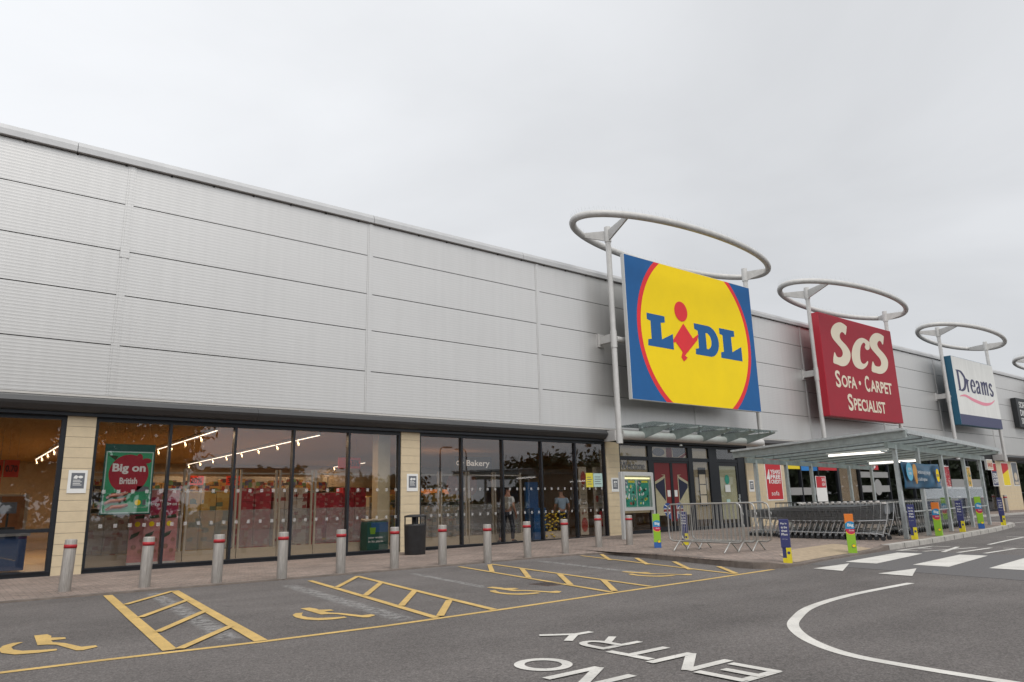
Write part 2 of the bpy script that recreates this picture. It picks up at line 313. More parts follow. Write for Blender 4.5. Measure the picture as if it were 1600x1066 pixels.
GR = (V((0, 0, 0)), V((1, 0, 0)), V((0, 1, 0)))                         # frame on the ground
def circ(cx, cy, rx, ry=None, n=40, a0=0, a1=2 * PI):
    ry = ry or rx; full = abs(a1 - a0 - 2 * PI) < 1e-6
    k = n if full else n + 1
    return [(cx + rx * math.cos(a0 + (a1 - a0) * i / n), cy + ry * math.sin(a0 + (a1 - a0) * i / n)) for i in range(k)]
def rect(x0, y0, x1, y1): return [(x0, y0), (x1, y0), (x1, y1), (x0, y1)]
def stroke(pts, w):
    """polyline -> list of quads with width (w may be a list or a function of direction)"""
    L_, R_ = [], []
    n = len(pts)
    for i, (x, y) in enumerate(pts):
        a = pts[max(0, i - 1)]; b = pts[min(n - 1, i + 1)]; dx, dy = b[0] - a[0], b[1] - a[1]; l = math.hypot(dx, dy) or 1
        ww = w(dx / l, dy / l, i / (n - 1)) if callable(w) else (w[i] if isinstance(w, list) else w)
        nx, ny = -dy / l * ww / 2, dx / l * ww / 2
        L_.append((x + nx, y + ny)); R_.append((x - nx, y - ny))
    return [[R_[i], R_[i + 1], L_[i + 1], L_[i]] for i in range(n - 1)]
def strip_mesh(mb, pts, w, fr, t=.003, d=0., mi=0):
    """one continuous ribbon"""
    q = stroke(pts, w); ring = [a[0] for a in q] + [q[-1][1]] + [q[-1][2]] + [a[3] for a in q[::-1]]
    o, ux, uy = fr; nrm = ux.cross(uy); k = len(q)
    R_ = [a[0] for a in q] + [q[-1][1]]; L_ = [a[3] for a in q] + [q[-1][2]]
    vs = [o + ux * a + uy * b + nrm * (d + t) for a, b in R_] + [o + ux * a + uy * b + nrm * (d + t) for a, b in L_]
    mb.add(vs, [(i, i + 1, k + 1 + i + 1, k + 1 + i) for i in range(k)], mi)
def spline(pts, n=8):
    out = []; P = [V((*p, 0)) for p in pts]
    for i in range(len(P) - 1):
        a, b, c, d = P[max(0, i - 1)], P[i], P[i + 1], P[min(len(P) - 1, i + 2)]
        for j in range(n):
            t = j / n; q = .5 * (2 * b + (c - a) * t + (2 * a - 5 * b + 4 * c - d) * t * t + (3 * b - a - 3 * c + d) * t ** 3); out.append((q.x, q.y))
    return out + [pts[-1]]
def text_mesh(body, bold=0., extr=.0):
    cu = bpy.data.curves.new('t', 'FONT'); cu.body = body; cu.size = 1; cu.offset = bold; cu.extrude = extr; cu.resolution_u = 3; cu.align_x = 'LEFT'
    ob = bpy.data.objects.new('t', cu); COL.objects.link(ob)
    dg = bpy.context.evaluated_depsgraph_get(); dg.update()
    me = bpy.data.meshes.new_from_object(ob.evaluated_get(dg)); vs = [tuple(v.co) for v in me.vertices]; fs = [tuple(p.vertices) for p in me.polygons]
    bpy.data.objects.remove(ob); bpy.data.curves.remove(cu); bpy.data.meshes.remove(me)
    return vs, fs
def text(mb, body, fr, x, y, w=None, h=None, d=.003, mi=0, bold=0., center=False):
    """lettering fitted into width w and/or height h with its lower-left corner at x,y"""
    vs, fs = text_mesh(body, bold)
    if not vs: return
    x0, x1 = min(v[0] for v in vs), max(v[0] for v in vs); y0, y1 = min(v[1] for v in vs), max(v[1] for v in vs)
    sx = w / (x1 - x0) if w else None; sy = h / (y1 - y0) if h else None
    sx = sx or sy; sy = sy or sx
    ox = x - ((x1 - x0) * sx / 2 if center else 0)
    o, ux, uy = fr; n = ux.cross(uy)
    mb.add([o + ux * (ox + (v[0] - x0) * sx) + uy * (y + (v[1] - y0) * sy) + n * d for v in vs], fs, mi)
def flat(name, polys, fr, m, parent, t=.003, d=0.):
    mb = MB()
    for k, p in enumerate(polys): mb.poly(p, fr, t + .0002 * k, d)
    return mb.build(name, m, parent)

# ------------------------------------------------------------------ camera
HC, D = 1.2375, 18.757
yaw, pit, rol = .67, .2257, -.0254
f = V((math.sin(yaw) * math.cos(pit), math.cos(yaw) * math.cos(pit), math.sin(pit))); r = V((math.cos(yaw), -math.sin(yaw), 0)); u = r.cross(f)
r2 = r * math.cos(rol) + u * math.sin(rol); u2 = -r * math.sin(rol) + u * math.cos(rol)
cam = bpy.data.cameras.new('camera'); co = bpy.data.objects.new('camera', cam); COL.objects.link(co)
co.matrix_world = Matrix(((r2.x, u2.x, -f.x, 0), (r2.y, u2.y, -f.y, -D), (r2.z, u2.z, -f.z, HC), (0, 0, 0, 1)))
cam.sensor_width = 36; cam.lens = 1124.43 / 1600 * 36; cam.clip_end = 3000; cam.clip_start = .05
S.camera = co
# ------------------------------------------------------------------ sky and sun
W = bpy.data.worlds.new('World'); S.world = W; W.use_nodes = True
wn, wl = W.node_tree.nodes, W.node_tree.links; bg = wn['Background']; bg.inputs['Strength'].default_value = .1
SUN_EL, SUN_AZ = math.radians(56), math.radians(192)      # azimuth from +y, clockwise
sk = wn.new('ShaderNodeTexSky'); sk.sky_type = 'NISHITA'; sk.sun_disc = False; sk.sun_elevation = SUN_EL; sk.sun_rotation = SUN_AZ
tc = wn.new('ShaderNodeTexCoord'); sp = wn.new('ShaderNodeSeparateXYZ'); wl.new(tc.outputs['Generated'], sp.inputs[0])
# overcast: project the direction on a cloud layer
za = wn.new('ShaderNodeMath'); za.operation = 'MAXIMUM'; wl.new(sp.outputs['Z'], za.inputs[0]); za.inputs[1].default_value = .0
zb = wn.new('ShaderNodeMath'); zb.operation = 'ADD'; wl.new(za.outputs[0], zb.inputs[0]); zb.inputs[1].default_value = .18
dv = wn.new('ShaderNodeVectorMath'); dv.operation = 'DIVIDE'; wl.new(tc.outputs['Generated'], dv.inputs[0])
cb = wn.new('ShaderNodeCombineXYZ'); [wl.new(zb.outputs[0], cb.inputs[i]) for i in range(3)]; wl.new(cb.outputs[0], dv.inputs[1])
nz = wn.new('ShaderNodeTexNoise'); nz.inputs['Scale'].default_value = .9; nz.inputs['Detail'].default_value = 7; nz.inputs['Roughness'].default_value = .5; nz.inputs['Distortion'].default_value = .4; wl.new(dv.outputs[0], nz.inputs['Vector'])
mr = wn.new('ShaderNodeMapRange'); wl.new(nz.outputs['Fac'], mr.inputs[0]); mr.inputs[1].default_value = .3; mr.inputs[2].default_value = .7; mr.inputs[3].default_value = .85; mr.inputs[4].default_value = 1.08
# the cloud deck is thinner (brighter) on the sun's side of the sky
dt = wn.new('ShaderNodeVectorMath'); dt.operation = 'DOT_PRODUCT'; wl.new(tc.outputs['Generated'], dt.inputs[0]); dt.inputs[1].default_value = (-.70, -.25, .35)
m2 = wn.new('ShaderNodeMapRange'); wl.new(dt.outputs['Value'], m2.inputs[0]); m2.inputs[1].default_value = -.75; m2.inputs[2].default_value = .5; m2.inputs[3].default_value = 6.5; m2.inputs[4].default_value = 10.9
ml = wn.new('ShaderNodeMath'); ml.operation = 'MULTIPLY'; wl.new(mr.outputs[0], ml.inputs[0]); wl.new(m2.outputs[0], ml.inputs[1])
cs = wn.new('ShaderNodeVectorMath'); cs.operation = 'SCALE'; cs.inputs[0].default_value = (.972, .99, 1.018); wl.new(ml.outputs[0], cs.inputs['Scale'])
mx = wn.new('ShaderNodeMix'); mx.data_type = 'RGBA'; mx.inputs[0].default_value = .94; wl.new(sk.outputs[0], mx.inputs[6]); wl.new(cs.outputs[0], mx.inputs[7])
wl.new(mx.outputs[2], bg.inputs[0])
sl = bpy.data.lights.new('sun', 'SUN'); sl.energy = 1.5; sl.angle = math.radians(30); sl.color = (1, .96, .9)
so = bpy.data.objects.new('sun', sl); COL.objects.link(so)
sd = V((math.sin(SUN_AZ) * math.cos(SUN_EL), math.cos(SUN_AZ) * math.cos(SUN_EL), math.sin(SUN_EL))); so.rotation_euler = sd.to_track_quat('Z', 'Y').to_euler(); so.location = sd * 60
S.view_settings.view_transform = 'Standard'; S.view_settings.look = 'None'; S.view_settings.exposure = .1; S.view_settings.gamma = 1
S.cycles.transparent_max_bounces = 24; S.cycles.max_bounces = 8; S.cycles.caustics_reflective = False; S.cycles.sample_clamp_indirect = 6

# ------------------------------------------------------------------ ground
road = structure(MB().add([(-250, -250, 0), (350, -250, 0), (350, 250, 0), (-250, 250, 0)], [(0, 1, 2, 3)]).build('road', 'asphalt'))
def sstep(a, b, x): t = min(1, max(0, (x - a) / (b - a))); return t * t * (3 - 2 * t)
OUT = [(-40, -4.92), (-10, -4.92), (0, -4.95), (4, -4.98), (8, -4.98), (11.5, -4.92), (12.7, -4.95), (13.35, -5.2), (13.42, -5.8), (13.2, -6.5), (12.95, -7.4), (12.68, -8.4), (12.35, -9.5), (12.1, -10.2), (12.05, -10.55), (12.2, -10.8), (12.55, -10.9), (13.2, -10.84), (14.0, -10.68), (14.8, -10.56), (15.9, -10.45), (17.2, -10.34), (18.0, -10.26), (20, -10.1), (22.1, -9.88), (25, -9.5), (28.3, -9.05), (31, -8.55), (33.4, -8.0), (34.2, -7.6), (34.6, -6.9), (34.7, -4.5), (35.0, -2.9), (36, -2.5), (60, -2.5), (130, -2.5)]
def hz(i):
    x, y = OUT[i]
    if i <= 5: return .022
    if i == 6: return .024
    if i == 7: return .035
    if i == 8: return .065
    if i == 9: return .09
    if 17 <= i <= 20: return .03
    if i == 16 or i == 21: return .06
    return .115 if i < 33 else .1
INX = [-40, -10, 0, 4, 8, 11.5, 13, 13.8, 14.1, 14.4, 14.7, 15, 15.3, 15.6, 15.9, 16.2, 16.5, 16.9, 17.3, 17.7, 18.1, 18.8, 19.4, 20.4, 22.1, 25, 28.3, 31, 33, 33.6, 34.2, 34.7, 35.2, 36, 60, 130]
def inz(x): return .03 + .10 * sstep(9, 20, x)
pm = MB(); NS = 12; rows = []
for i, (x, y) in enumerate(OUT):
    row = []
    for j in range(NS + 1):
        t = (j / NS) ** 1.6; px, py = x + (INX[i] - x) * t, y + (.7 - y) * t
        d_ = math.hypot(px - x, py - y); zi = inz(INX[i]); k = max(0, 1 - d_ / 1.4)
        row.append((px, py, zi + (hz(i) - zi) * k * k * (3 - 2 * k)))
    rows.append(row)
vs = [p for row in rows for p in row]
pm.add(vs, [(i * (NS + 1) + j, (i + 1) * (NS + 1) + j, (i + 1) * (NS + 1) + j + 1, i * (NS + 1) + j + 1) for i in range(len(OUT) - 1) for j in range(NS)])
structure(pm.build('pavement', 'paving'))
from mathutils.bvhtree import BVHTree
BV = BVHTree.FromPolygons([V_ for V_ in map(Vector, pm.v)], pm.f)
def gz(x, y):
    h_ = BV.ray_cast(Vector((x, y, 5)), Vector((0, 0, -1)))
    return h_[0].z if h_[0] else 0.
def kerb(i0, i1, m, w=.14):
    mb = MB(); P = []
    for i in range(i0, i1 + 1):
        x, y = OUT[i]; a = OUT[max(0, i - 1)]; b = OUT[min(len(OUT) - 1, i + 1)]; dx, dy = b[0] - a[0], b[1] - a[1]; l = math.hypot(dx, dy)
        nx, ny = -dy / l, dx / l; h = hz(i) + .006
        P.append([(x - nx * .012, y - ny * .012, -.03), (x - nx * .004, y - ny * .004, h - .015), (x + nx * .015, y + ny * .015, h), (x + nx * w, y + ny * w, h + .002), (x + nx * w, y + ny * w, -.03)])
    # cut into kerb stones with thin joints by inserting points
    n = 5; vs = [p for q in P for p in q]
    mb.add(vs, [(i * n + j, i * n + j + 1, (i + 1) * n + j + 1, (i + 1) * n + j) for i in range(len(P) - 1) for j in range(n - 1)])
    return structure(mb.build('kerb', m))
kerb(0, 7, 'kerb_brown', .1); kerb(7, 22, 'kerb_brown'); kerb(22, len(OUT) - 1, 'kerb_concrete', .18)
jm = MB()
for i in range(22, 29):
    a, b = V((*OUT[i], 0)), V((*OUT[i + 1], 0)); n_ = max(1, int((b - a).length / .92)); nrm = V((-(b - a).y, (b - a).x, 0)).normalized()
    for k in range(n_):
        p = a.lerp(b, k / n_); h = hz(i) + .005
        jm.bar(p - nrm * .006 + V((0, 0, h)), p + nrm * .18 + V((0, 0, h + .002)), .007, .004); jm.bar(p - nrm * .012 + V((0, 0, 0)), p - nrm * .012 + V((0, 0, h)), .007, .006)
o = jm.build('kerb_joint', 'dark_gap', bpy.data.objects['kerb.002'])
# buff tactile paving at the dropped kerb
tp = MB(); A = [(13.25, -10.68), (14.8, -10.42), (16.0, -10.30), (17.3, -10.19)]; B = [(14.2, -9.75), (15.2, -9.35), (16.5, -9.15), (17.7, -9.05)]
lp2 = lambda P, t: (lambda i, q: (P[i][0] + (P[i + 1][0] - P[i][0]) * q, P[i][1] + (P[i + 1][1] - P[i][1]) * q))(min(2, int(t * 3)), t * 3 - min(2, int(t * 3)))
NU, NV = 30, 12; vs = []
for j in range(NV + 1):
    for i in range(NU + 1):
        p, q = lp2(A, i / NU), lp2(B, i / NU); x, y = p[0] + (q[0] - p[0]) * j / NV, p[1] + (q[1] - p[1]) * j / NV; vs.append((x, y, gz(x, y) + .009))
tp.add(vs, [(j * (NU + 1) + i, j * (NU + 1) + i + 1, (j + 1) * (NU + 1) + i + 1, (j + 1) * (NU + 1) + i) for j in range(NV) for i in range(NU)])
structure(tp.build('tactile_paving', 'tactile_buff'))
# darker asphalt on the crossing table
pt = MB(); pt.poly([(13.42, -10.9), (13.2, -12.0), (12.95, -13.1), (12.6, -14.7), (12.3, -17), (17.4, -17), (17.6, -14), (17.7, -12), (17.75, -10.35)], GR, .004, 0)
pt.build('asphalt_patch', 'dark_asphalt', road)
def mark(name, polys, m, d=.004):
    mb = MB(); o_, ux, uy = GR
    for p in polys:
        if sum(p[i][0] * p[(i + 1) % len(p)][1] - p[(i + 1) % len(p)][0] * p[i][1] for i in range(len(p))) < 0: p = p[::-1]
        mb.add([(x, y, d) for x, y in p], [tuple(range(len(p)))])
    return mb.build(name, m, road)
def line(name, pts, w, m='yellow_paint', d=.004):
    mb = MB(); strip_mesh(mb, pts, w, GR, 0, d); return mb.build(name, m, road)
line('bay_line', [(-8, -10.9), (-1, -11.05), (.6, -11.09), (1.3, -11.13), (2.68, -11.28), (4.0, -11.33), (5.81, -11.27), (7.84, -11.14), (9.94, -11.04), (12.15, -10.9)], .095)
for a, b, w in (((2.37, -5.15), (1.90, -11.09), .13), ((3.32, -5.35), (2.70, -11.24), .13), ((5.57, -5.61), (4.72, -11.27), .1), ((6.55, -5.53), (5.57, -11.24), .1), ((9.02, -5.36), (7.78, -11.08), .09), ((9.84, -5.4), (8.67, -11.04), .09), ((12.75, -5.2), (11.01, -10.9), .09)):
    m_ = ((a[0] + b[0]) / 2 + random.uniform(-.01, .01), (a[1] + b[1]) / 2); line('bay_line', [a, m_, b], w, d=.008)
for a, b in (((2.31, -6.81), (3.3, -5.38)), ((2.18, -8.43), (3.1, -6.98)), ((2.06, -9.85), (2.94, -8.47)), ((1.98, -11.1), (2.77, -10.06)), ((5.37, -7.17), (6.55, -5.56)), ((5.15, -8.62), (6.26, -7.04)), ((4.95, -10.04), (5.99, -8.63)), ((4.81, -11.2), (5.7, -10.04)), ((9.71, -5.51), (8.63, -7.07)), ((9.51, -6.88), (8.35, -8.53)), ((9.15, -8.43), (8.04, -9.94)), ((8.91, -9.79), (7.88, -11.05)), ((13.35, -5.3), (12.07, -6.86)), ((12.85, -6.93), (11.63, -8.36)), ((12.5, -8.32), (11.21, -9.77)), ((12.05, -9.78), (11.05, -10.88))):
    line('hatch_bar', [a, b], .095, d=.012)
# wheelchair symbol: body with bent leg and open wheel, worn outline
WB = [(.06, .72), (.18, .71), (.2, .53), (.18, .41), (.30, .31), (.29, .19), (.16, .2), (.16, .06), (.25, -.11), (.34, -.48), (.46, -.49), (.46, -.6), (.32, -.70), (.27, -.66), (.17, -.15), (.1, -.06), (.02, -.03)]
WA = [(-.07, .31), (-.16, .33), (-.25, .2), (-.30, -.02), (-.29, -.27), (-.2, -.46), (-.03, -.53), (.13, -.52), (.14, -.42), (.01, -.37), (-.13, -.28), (-.19, -.13), (-.19, .05), (-.14, .18)]
def wheelchair(hx, hy): return mark('wheelchair_symbol', [[(hx + x, hy + y) for x, y in P] for P in (WB, WA)], 'yellow_paint', .006)
for hx, hy in ((.96, -9.75), (3.87, -9.92), (6.93, -9.85), (10.1, -9.72)): wheelchair(hx, hy)
# white lettering: word axis runs towards the shops, letters read from the far lane
def word(polys, m='white_paint', name='road_lettering'): return mark(name, polys, m, .006)
def ltr(y0, y1, ub, ut):
    """maps (u,v) of a letter cell to the road: u runs along +y, v (up) along -x"""
    def T(p): return (ub + (ut - ub) * p[1] + (p[0] - .5) * 0, y0 + (y1 - y0) * p[0])
    return T
def put(strokes, T, w=.11):
    mb = MB()
    for k, s_ in enumerate(strokes):
        q = [T(p) for p in s_]; strip_mesh(mb, q, w, GR, 0, .006 + .0015 * k)
    return mb.build('road_lettering', 'white_paint', road)
put([[(0.07, 0), (.07, 1)], [(0, .06), (1, .06)], [(0, .5), (.8, .5)], [(0, .94), (1, .94)]], ltr(-15.47, -15.05, 5.05, 4.58), .085)
put([[(.08, 0), (.08, 1)], [(.08, 1), (.92, 0)], [(.92, 0), (.92, 1)]], ltr(-15.0, -14.56, 5.12, 4.60), .085)
put([[(0, .92), (1, .92)], [(.5, 0), (.5, 1)]], ltr(-14.52, -14.04, 5.18, 4.67), .085)
Rl = ltr(-13.96, -13.56, 5.23, 4.72)
put([[(.08, 0), (.08, 1)], [(.5, .5), (.95, 0)], [(0, .94), (.45, .94)] + [(.5 + .4 * math.sin(t), .72 + .22 * math.cos(t)) for t in [PI * i / 8 for i in range(9)]] + [(.45, .5), (0, .5)]], Rl, .075)
put([[(.5, 0), (.5, .5)], [(.5, .46), (.05, 1)], [(.5, .46), (.95, 1)]], ltr(-13.46, -13.0, 5.29, 4.79), .085)
put([[(.08, 0), (.08, 1)], [(.08, 1), (.92, 0)], [(.92, 0), (.92, 1)]], ltr(-14.82, -14.4, 4.2, 3.66), .085)
mb = MB(); strip_mesh(mb, [(3.97 + .185 * math.cos(t), -14.04 + .2 * math.sin(t)) for t in [2 * PI * i / 40 for i in range(41)]], .085, GR, 0, .006); mb.build('road_lettering', 'white_paint', road)
# white kerb-side curve, zebra, give-way teeth, EXIT, centre line
line('edge_line', spline([(11.35, -13.65), (9.55, -13.68), (8.28, -13.87), (7.43, -14.18), (6.86, -14.48), (6.33, -14.95), (5.98, -15.47), (5.87, -16.0), (5.83, -16.7), (5.83, -17.5)]), .115, 'white_paint')
for y0, y1 in ((-11.02, -11.68), (-12.3, -12.95), (-13.55, -14.18), (-14.8, -15.4)):
    mark('zebra_stripe', [[(14.3, y0 - .1), (14.22, y1 - .1), (17.15, y1 + .3), (17.2, y0 + .2)]], 'white_paint', .0085)
mark('give_way_tooth', [[(12.66, -11.38), (12.5, -12.02), (14.0, -11.36)]], 'white_paint', .0085); mark('give_way_tooth', [[(12.4, -12.67), (12.3, -13.26), (13.62, -12.76)]], 'white_paint', .0085)
ex = lambda y0, y1: (lambda p: (17.85 + 1.9 * p[1], y0 + (y1 - y0) * p[0]))
put([[(.05, 0), (.05, 1)], [(0, .03), (1, .03)], [(0, .5), (.85, .5)], [(0, .97), (1, .97)]], ex(-10.5, -10.95), .1)
put([[(0, 0), (1, 1)], [(1, 0), (0, 1)]], ex(-11.1, -11.52), .1); put([[(.5, 0), (.5, 1)]], ex(-11.7, -11.95), .1); put([[(.5, 0), (.5, 1)], [(0, .97), (1, .97)]], ex(-12.1, -12.6), .1)
line('lane_dash', [(21.0, -11.34), (23, -11.1), (25.2, -10.85)], .1, 'white_paint'); line('lane_dash', [(24.8, -10.5), (25.2, -11.1)], .1, 'white_paint', .008)
line('lane_dash', [(28.5, -10.5), (34, -9.6)], .1, 'white_paint'); line('lane_dash', [(37, -9.3), (44, -8.2)], .1, 'white_paint')
for x in (36.5, 42, 47, 52, 57): line('bay_line', [(x, -2.6), (x + .2, -6.8)], .1, 'white_paint')
line('bay_line', [(36, -6.9), (58, -6.8)], .1, 'white_paint')
mb = MB(); mb.poly(rect(7.75, -9.75, 8.15, -9.25), GR, .006, 0); [mb.poly(rect(7.79 + .075 * k, -9.7, 7.82 + .075 * k, -9.3), GR, .003, .006, 1) for k in range(5)]
structure(mb.build('drain_cover', ['iron', 'dark_gap']))

# ------------------------------------------------------------------ the retail terrace
bld = thing('retail_building', 'long retail terrace with ribbed silver cladding above dark-framed shop windows', 'building')
X0, X1 = -16., 128.
ROWS = [3.95, 5.17, 6.40, 7.51, 8.71, 9.74]
JX = [-16, -10.2, -3.65, 2.92, 9.48, 16.07, 24.5, 33.48, 41.2, 49.03, 57.2, 65.4, 73.6, 82, 90, 98, 106, 114, 128]
mb = MB()
for i in range(len(JX) - 1):
    for k in range(5): mb.box(JX[i] + .085, JX[i + 1] - .085, 0, .08, ROWS[k] + .012, ROWS[k + 1] - .012)
mb.build('cladding', 'cladding', bld)
mb = MB(); mb.box(X0, X1, .03, .3, 3.5, 9.9); mb.build('backing_wall', 'dark_gap', bld)
for x in JX[1:-1]:
    mb = MB(); mb.box(x - .09, x + .09, -.012, .05, 3.96, 9.735); mb.box(x - .045, x + .045, -.022, -.011, 3.961, 9.734); mb.build('joint_trim', 'cladding', bld)
mb = MB(); mb.box(2.82, 3.02, -.03, -.012, 7.35, 7.62); mb.build('joint_cover', 'cladding', bld)
mb = MB(); xs = [X0, -4.6, 1.7, 9.55, 15.4, 22, 29, 36, 43, 50, 57, 64, 71, 80, 90, 100, 128]
for a, b in zip(xs, xs[1:]): mb.prof([(.04, 9.75), (-.085, 9.745), (-.10, 9.76), (-.10, 9.9), (-.02, 10.03), (.5, 10.05), (.5, 9.77)], a + .006, b - .006)
mb.build('coping', 'coping', bld)
mb = MB()
for k in range(60): mb.box(X0 + .9 + k * 1.05, X0 + .94 + k * 1.05, -.03, .0, 9.71, 9.765)
mb.build('coping_clip', 'dark_gap', bld)
mb = MB(); mb.box(X0, X1, .4, 24, 9.6, 9.9); mb.build('roof', 'roof_dark', bld)
mb = MB(); mb.prof([(.02, 3.955), (-.03, 3.95), (-.035, 3.90), (-.01, 3.89), (.02, 3.89)], X0, X1); mb.build('flashing', 'flashing', bld)
def fascia(a, b):
    xs = [a]; x = a
    while x + 8.3 < b: x += random.uniform(7, 8.3); xs.append(x)
    xs.append(b); mb = MB()
    for p, q in zip(xs, xs[1:]): mb.prof([(.02, 3.87), (-.16, 3.87), (-.25, 3.83), (-.33, 3.72), (-.30, 3.66), (-.20, 3.56), (-.14, 3.535), (-.02, 3.53), (.02, 3.53)], p + .003, q - .003)
    mb.build('fascia_canopy', 'fascia_grey', bld)
    mb = MB(); mb.box(a, b, -.10, .02, 3.46, 3.527); mb.build('fascia_soffit', 'anthracite', bld)
fascia(X0, 18.95); fascia(28.3, 33.0); fascia(42.0, 48.2); fascia(56.8, X1)
def pier(x0, x1, z0=.0, grid=0.0, z1=3.46):
    mb = MB(); h = .232; z = z1
    while z > z0:
        zl = max(z0, z - h); n = max(1, int((x1 - x0) / grid)) if grid else 1; w = (x1 - x0) / n
        for k in range(n): mb.box(x0 + k * w + (.004 if k else 0), x0 + (k + 1) * w - (.004 if k < n - 1 else 0), .0, .2, zl + .004, z - .004)
        z -= h
    mb.box(x0 + .01, x1 - .01, .014, .35, z0, z1, 1)
    return mb.build('pier', ['cream_tile', 'flashing'], bld)
pier(2.13, 2.70); pier(10.61, 11.24); pier(19.11, 19.80); pier(27.72, 30.85, .0, .47); pier(56.6, 60.6, 0, .6); pier(80, 84, 0, .6); pier(104, 108, 0, .6)
# glazing bays
def bay(x0, x1, mulls, z0=.0, zt=3.46, sill=.14, head=.09, mw=.06, trans=None, dots=True, y=.06):
    w = MB(); w.box(x0, x1, y - .02, y + .12, z0, z0 + sill); w.box(x0, x1, y - .02, y + .12, zt - head, zt)
    for a in (x0, x1 - mw * 1.1): w.box(a, a + mw * 1.1, y - .02, y + .12, z0 + sill, zt - head)
    for a in mulls: w.box(a - mw / 2, a + mw / 2, y - .03, y + .12, z0 + sill, zt - head)
    edges = [x0 + mw * 1.1] + [v for a in mulls for v in (a - mw / 2, a + mw / 2)] + [x1 - mw * 1.1]
    if trans:
        for k in range(0, len(edges), 2): w.box(edges[k], edges[k + 1], y - .01, y + .1, trans - .06, trans + .02)
    w.box(x0 + .02, x1 - .02, y - .05, y - .02, z0 + sill - .035, z0 + sill - .005)
    win = w.build('window', 'anthracite', bld)
    for k in range(0, len(edges), 2):
        g = MB(); g.box(edges[k] - .01, edges[k + 1] + .01, y + .045, y + .055, z0 + sill - .01, zt - head + .01); g.build('pane', 'shop_glass', win)
        if dots:
            dm = MB()
            for zz in (1.79, 1.03): dm.poly(rect(edges[k], zz - .042, edges[k + 1], zz + .042), FX(0, y + .041, 0), .001)
            dm.build('frosted_film', 'dot_film', win)
    return win
bay(-5.2, 2.13, [-3.6, -1.4], trans=1.0, dots=False, mw=.09); bay(-16, -5.9, [-14, -12, -10, -8], trans=1.0, dots=False); pier(-5.9, -5.2)
W1 = bay(2.70, 10.61, [4.31, 5.85, 7.38, 8.98]); W2 = bay(11.24, 19.11, [12.79, 14.39, 16.05, 17.62])
# entrance
EZ = .13
e = MB()
for a, b in ((19.80, 19.9), (21.45, 21.70), (23.86, 24.14), (25.22, 25.75), (27.2, 27.72)): e.box(a, b, .05, .2, EZ, 3.46)
e.box(19.9, 27.2, .06, .19, 2.83, 2.97); e.box(19.8, 27.72, .04, .2, 3.38, 3.465); e.box(19.9, 21.45, .06, .19, EZ, EZ + .12); e.box(24.14, 25.22, .06, .19, EZ, EZ + .12)
ent = e.build('entrance_frame', 'anthracite', bld)
def pane(a, b, z0, z1, m='shop_glass', y=.11): g = MB(); g.box(a, b, y, y + .01, z0, z1); return g.build('pane', m, ent)
for a, b in ((19.89, 21.46), (21.69, 23.87), (24.13, 25.23), (25.74, 27.21)): pane(a, b, 2.96, 3.39)
pane(19.89, 21.46, EZ + .1, 2.84); pane(24.13, 25.23, EZ + .1, 2.84)
def door(x0, x1, m, fw=.07):
    d = MB()
    d.box(x0, x0 + fw, .07, .13, EZ + .02, 2.82); d.box(x1 - fw, x1, .07, .13, EZ + .02, 2.82); d.box(x0 + fw, x1 - fw, .07, .13, 2.82 - fw, 2.82); d.box(x0 + fw, x1 - fw, .07, .13, EZ + .02, EZ + .2)
    o = d.build('door', 'anthracite', bld); g = MB(); g.box(x0 + fw - .01, x1 - fw + .01, .095, .105, EZ + .19, 2.83 - fw); g.build('pane', m, o); return o
dl = door(21.70, 22.775, 'clear_glass'); dr = door(22.785, 23.86, 'clear_glass'); d2 = door(25.75, 27.2, 'clear_glass', .13)
mb = MB(); mb.box(27.08, 27.13, .02, .07, 1.1, 1.5); mb.box(27.0, 27.13, .02, .05, 1.28, 1.33); mb.build('handle', 'galv', d2)
mb = MB(); mb.box(19.9, 21.45, .13, .15, EZ + .75, 3.38); mb.box(25.88, 27.07, .115, .13, EZ + .35, 2.75); mb.box(25.75, 27.2, .19, .21, 2.97, 3.38, 1); mb.box(24.14, 25.22, .135, .15, EZ + .4, 3.38); mb.build('inner_board', ['ply_cream', 'wall_dark'], bld)
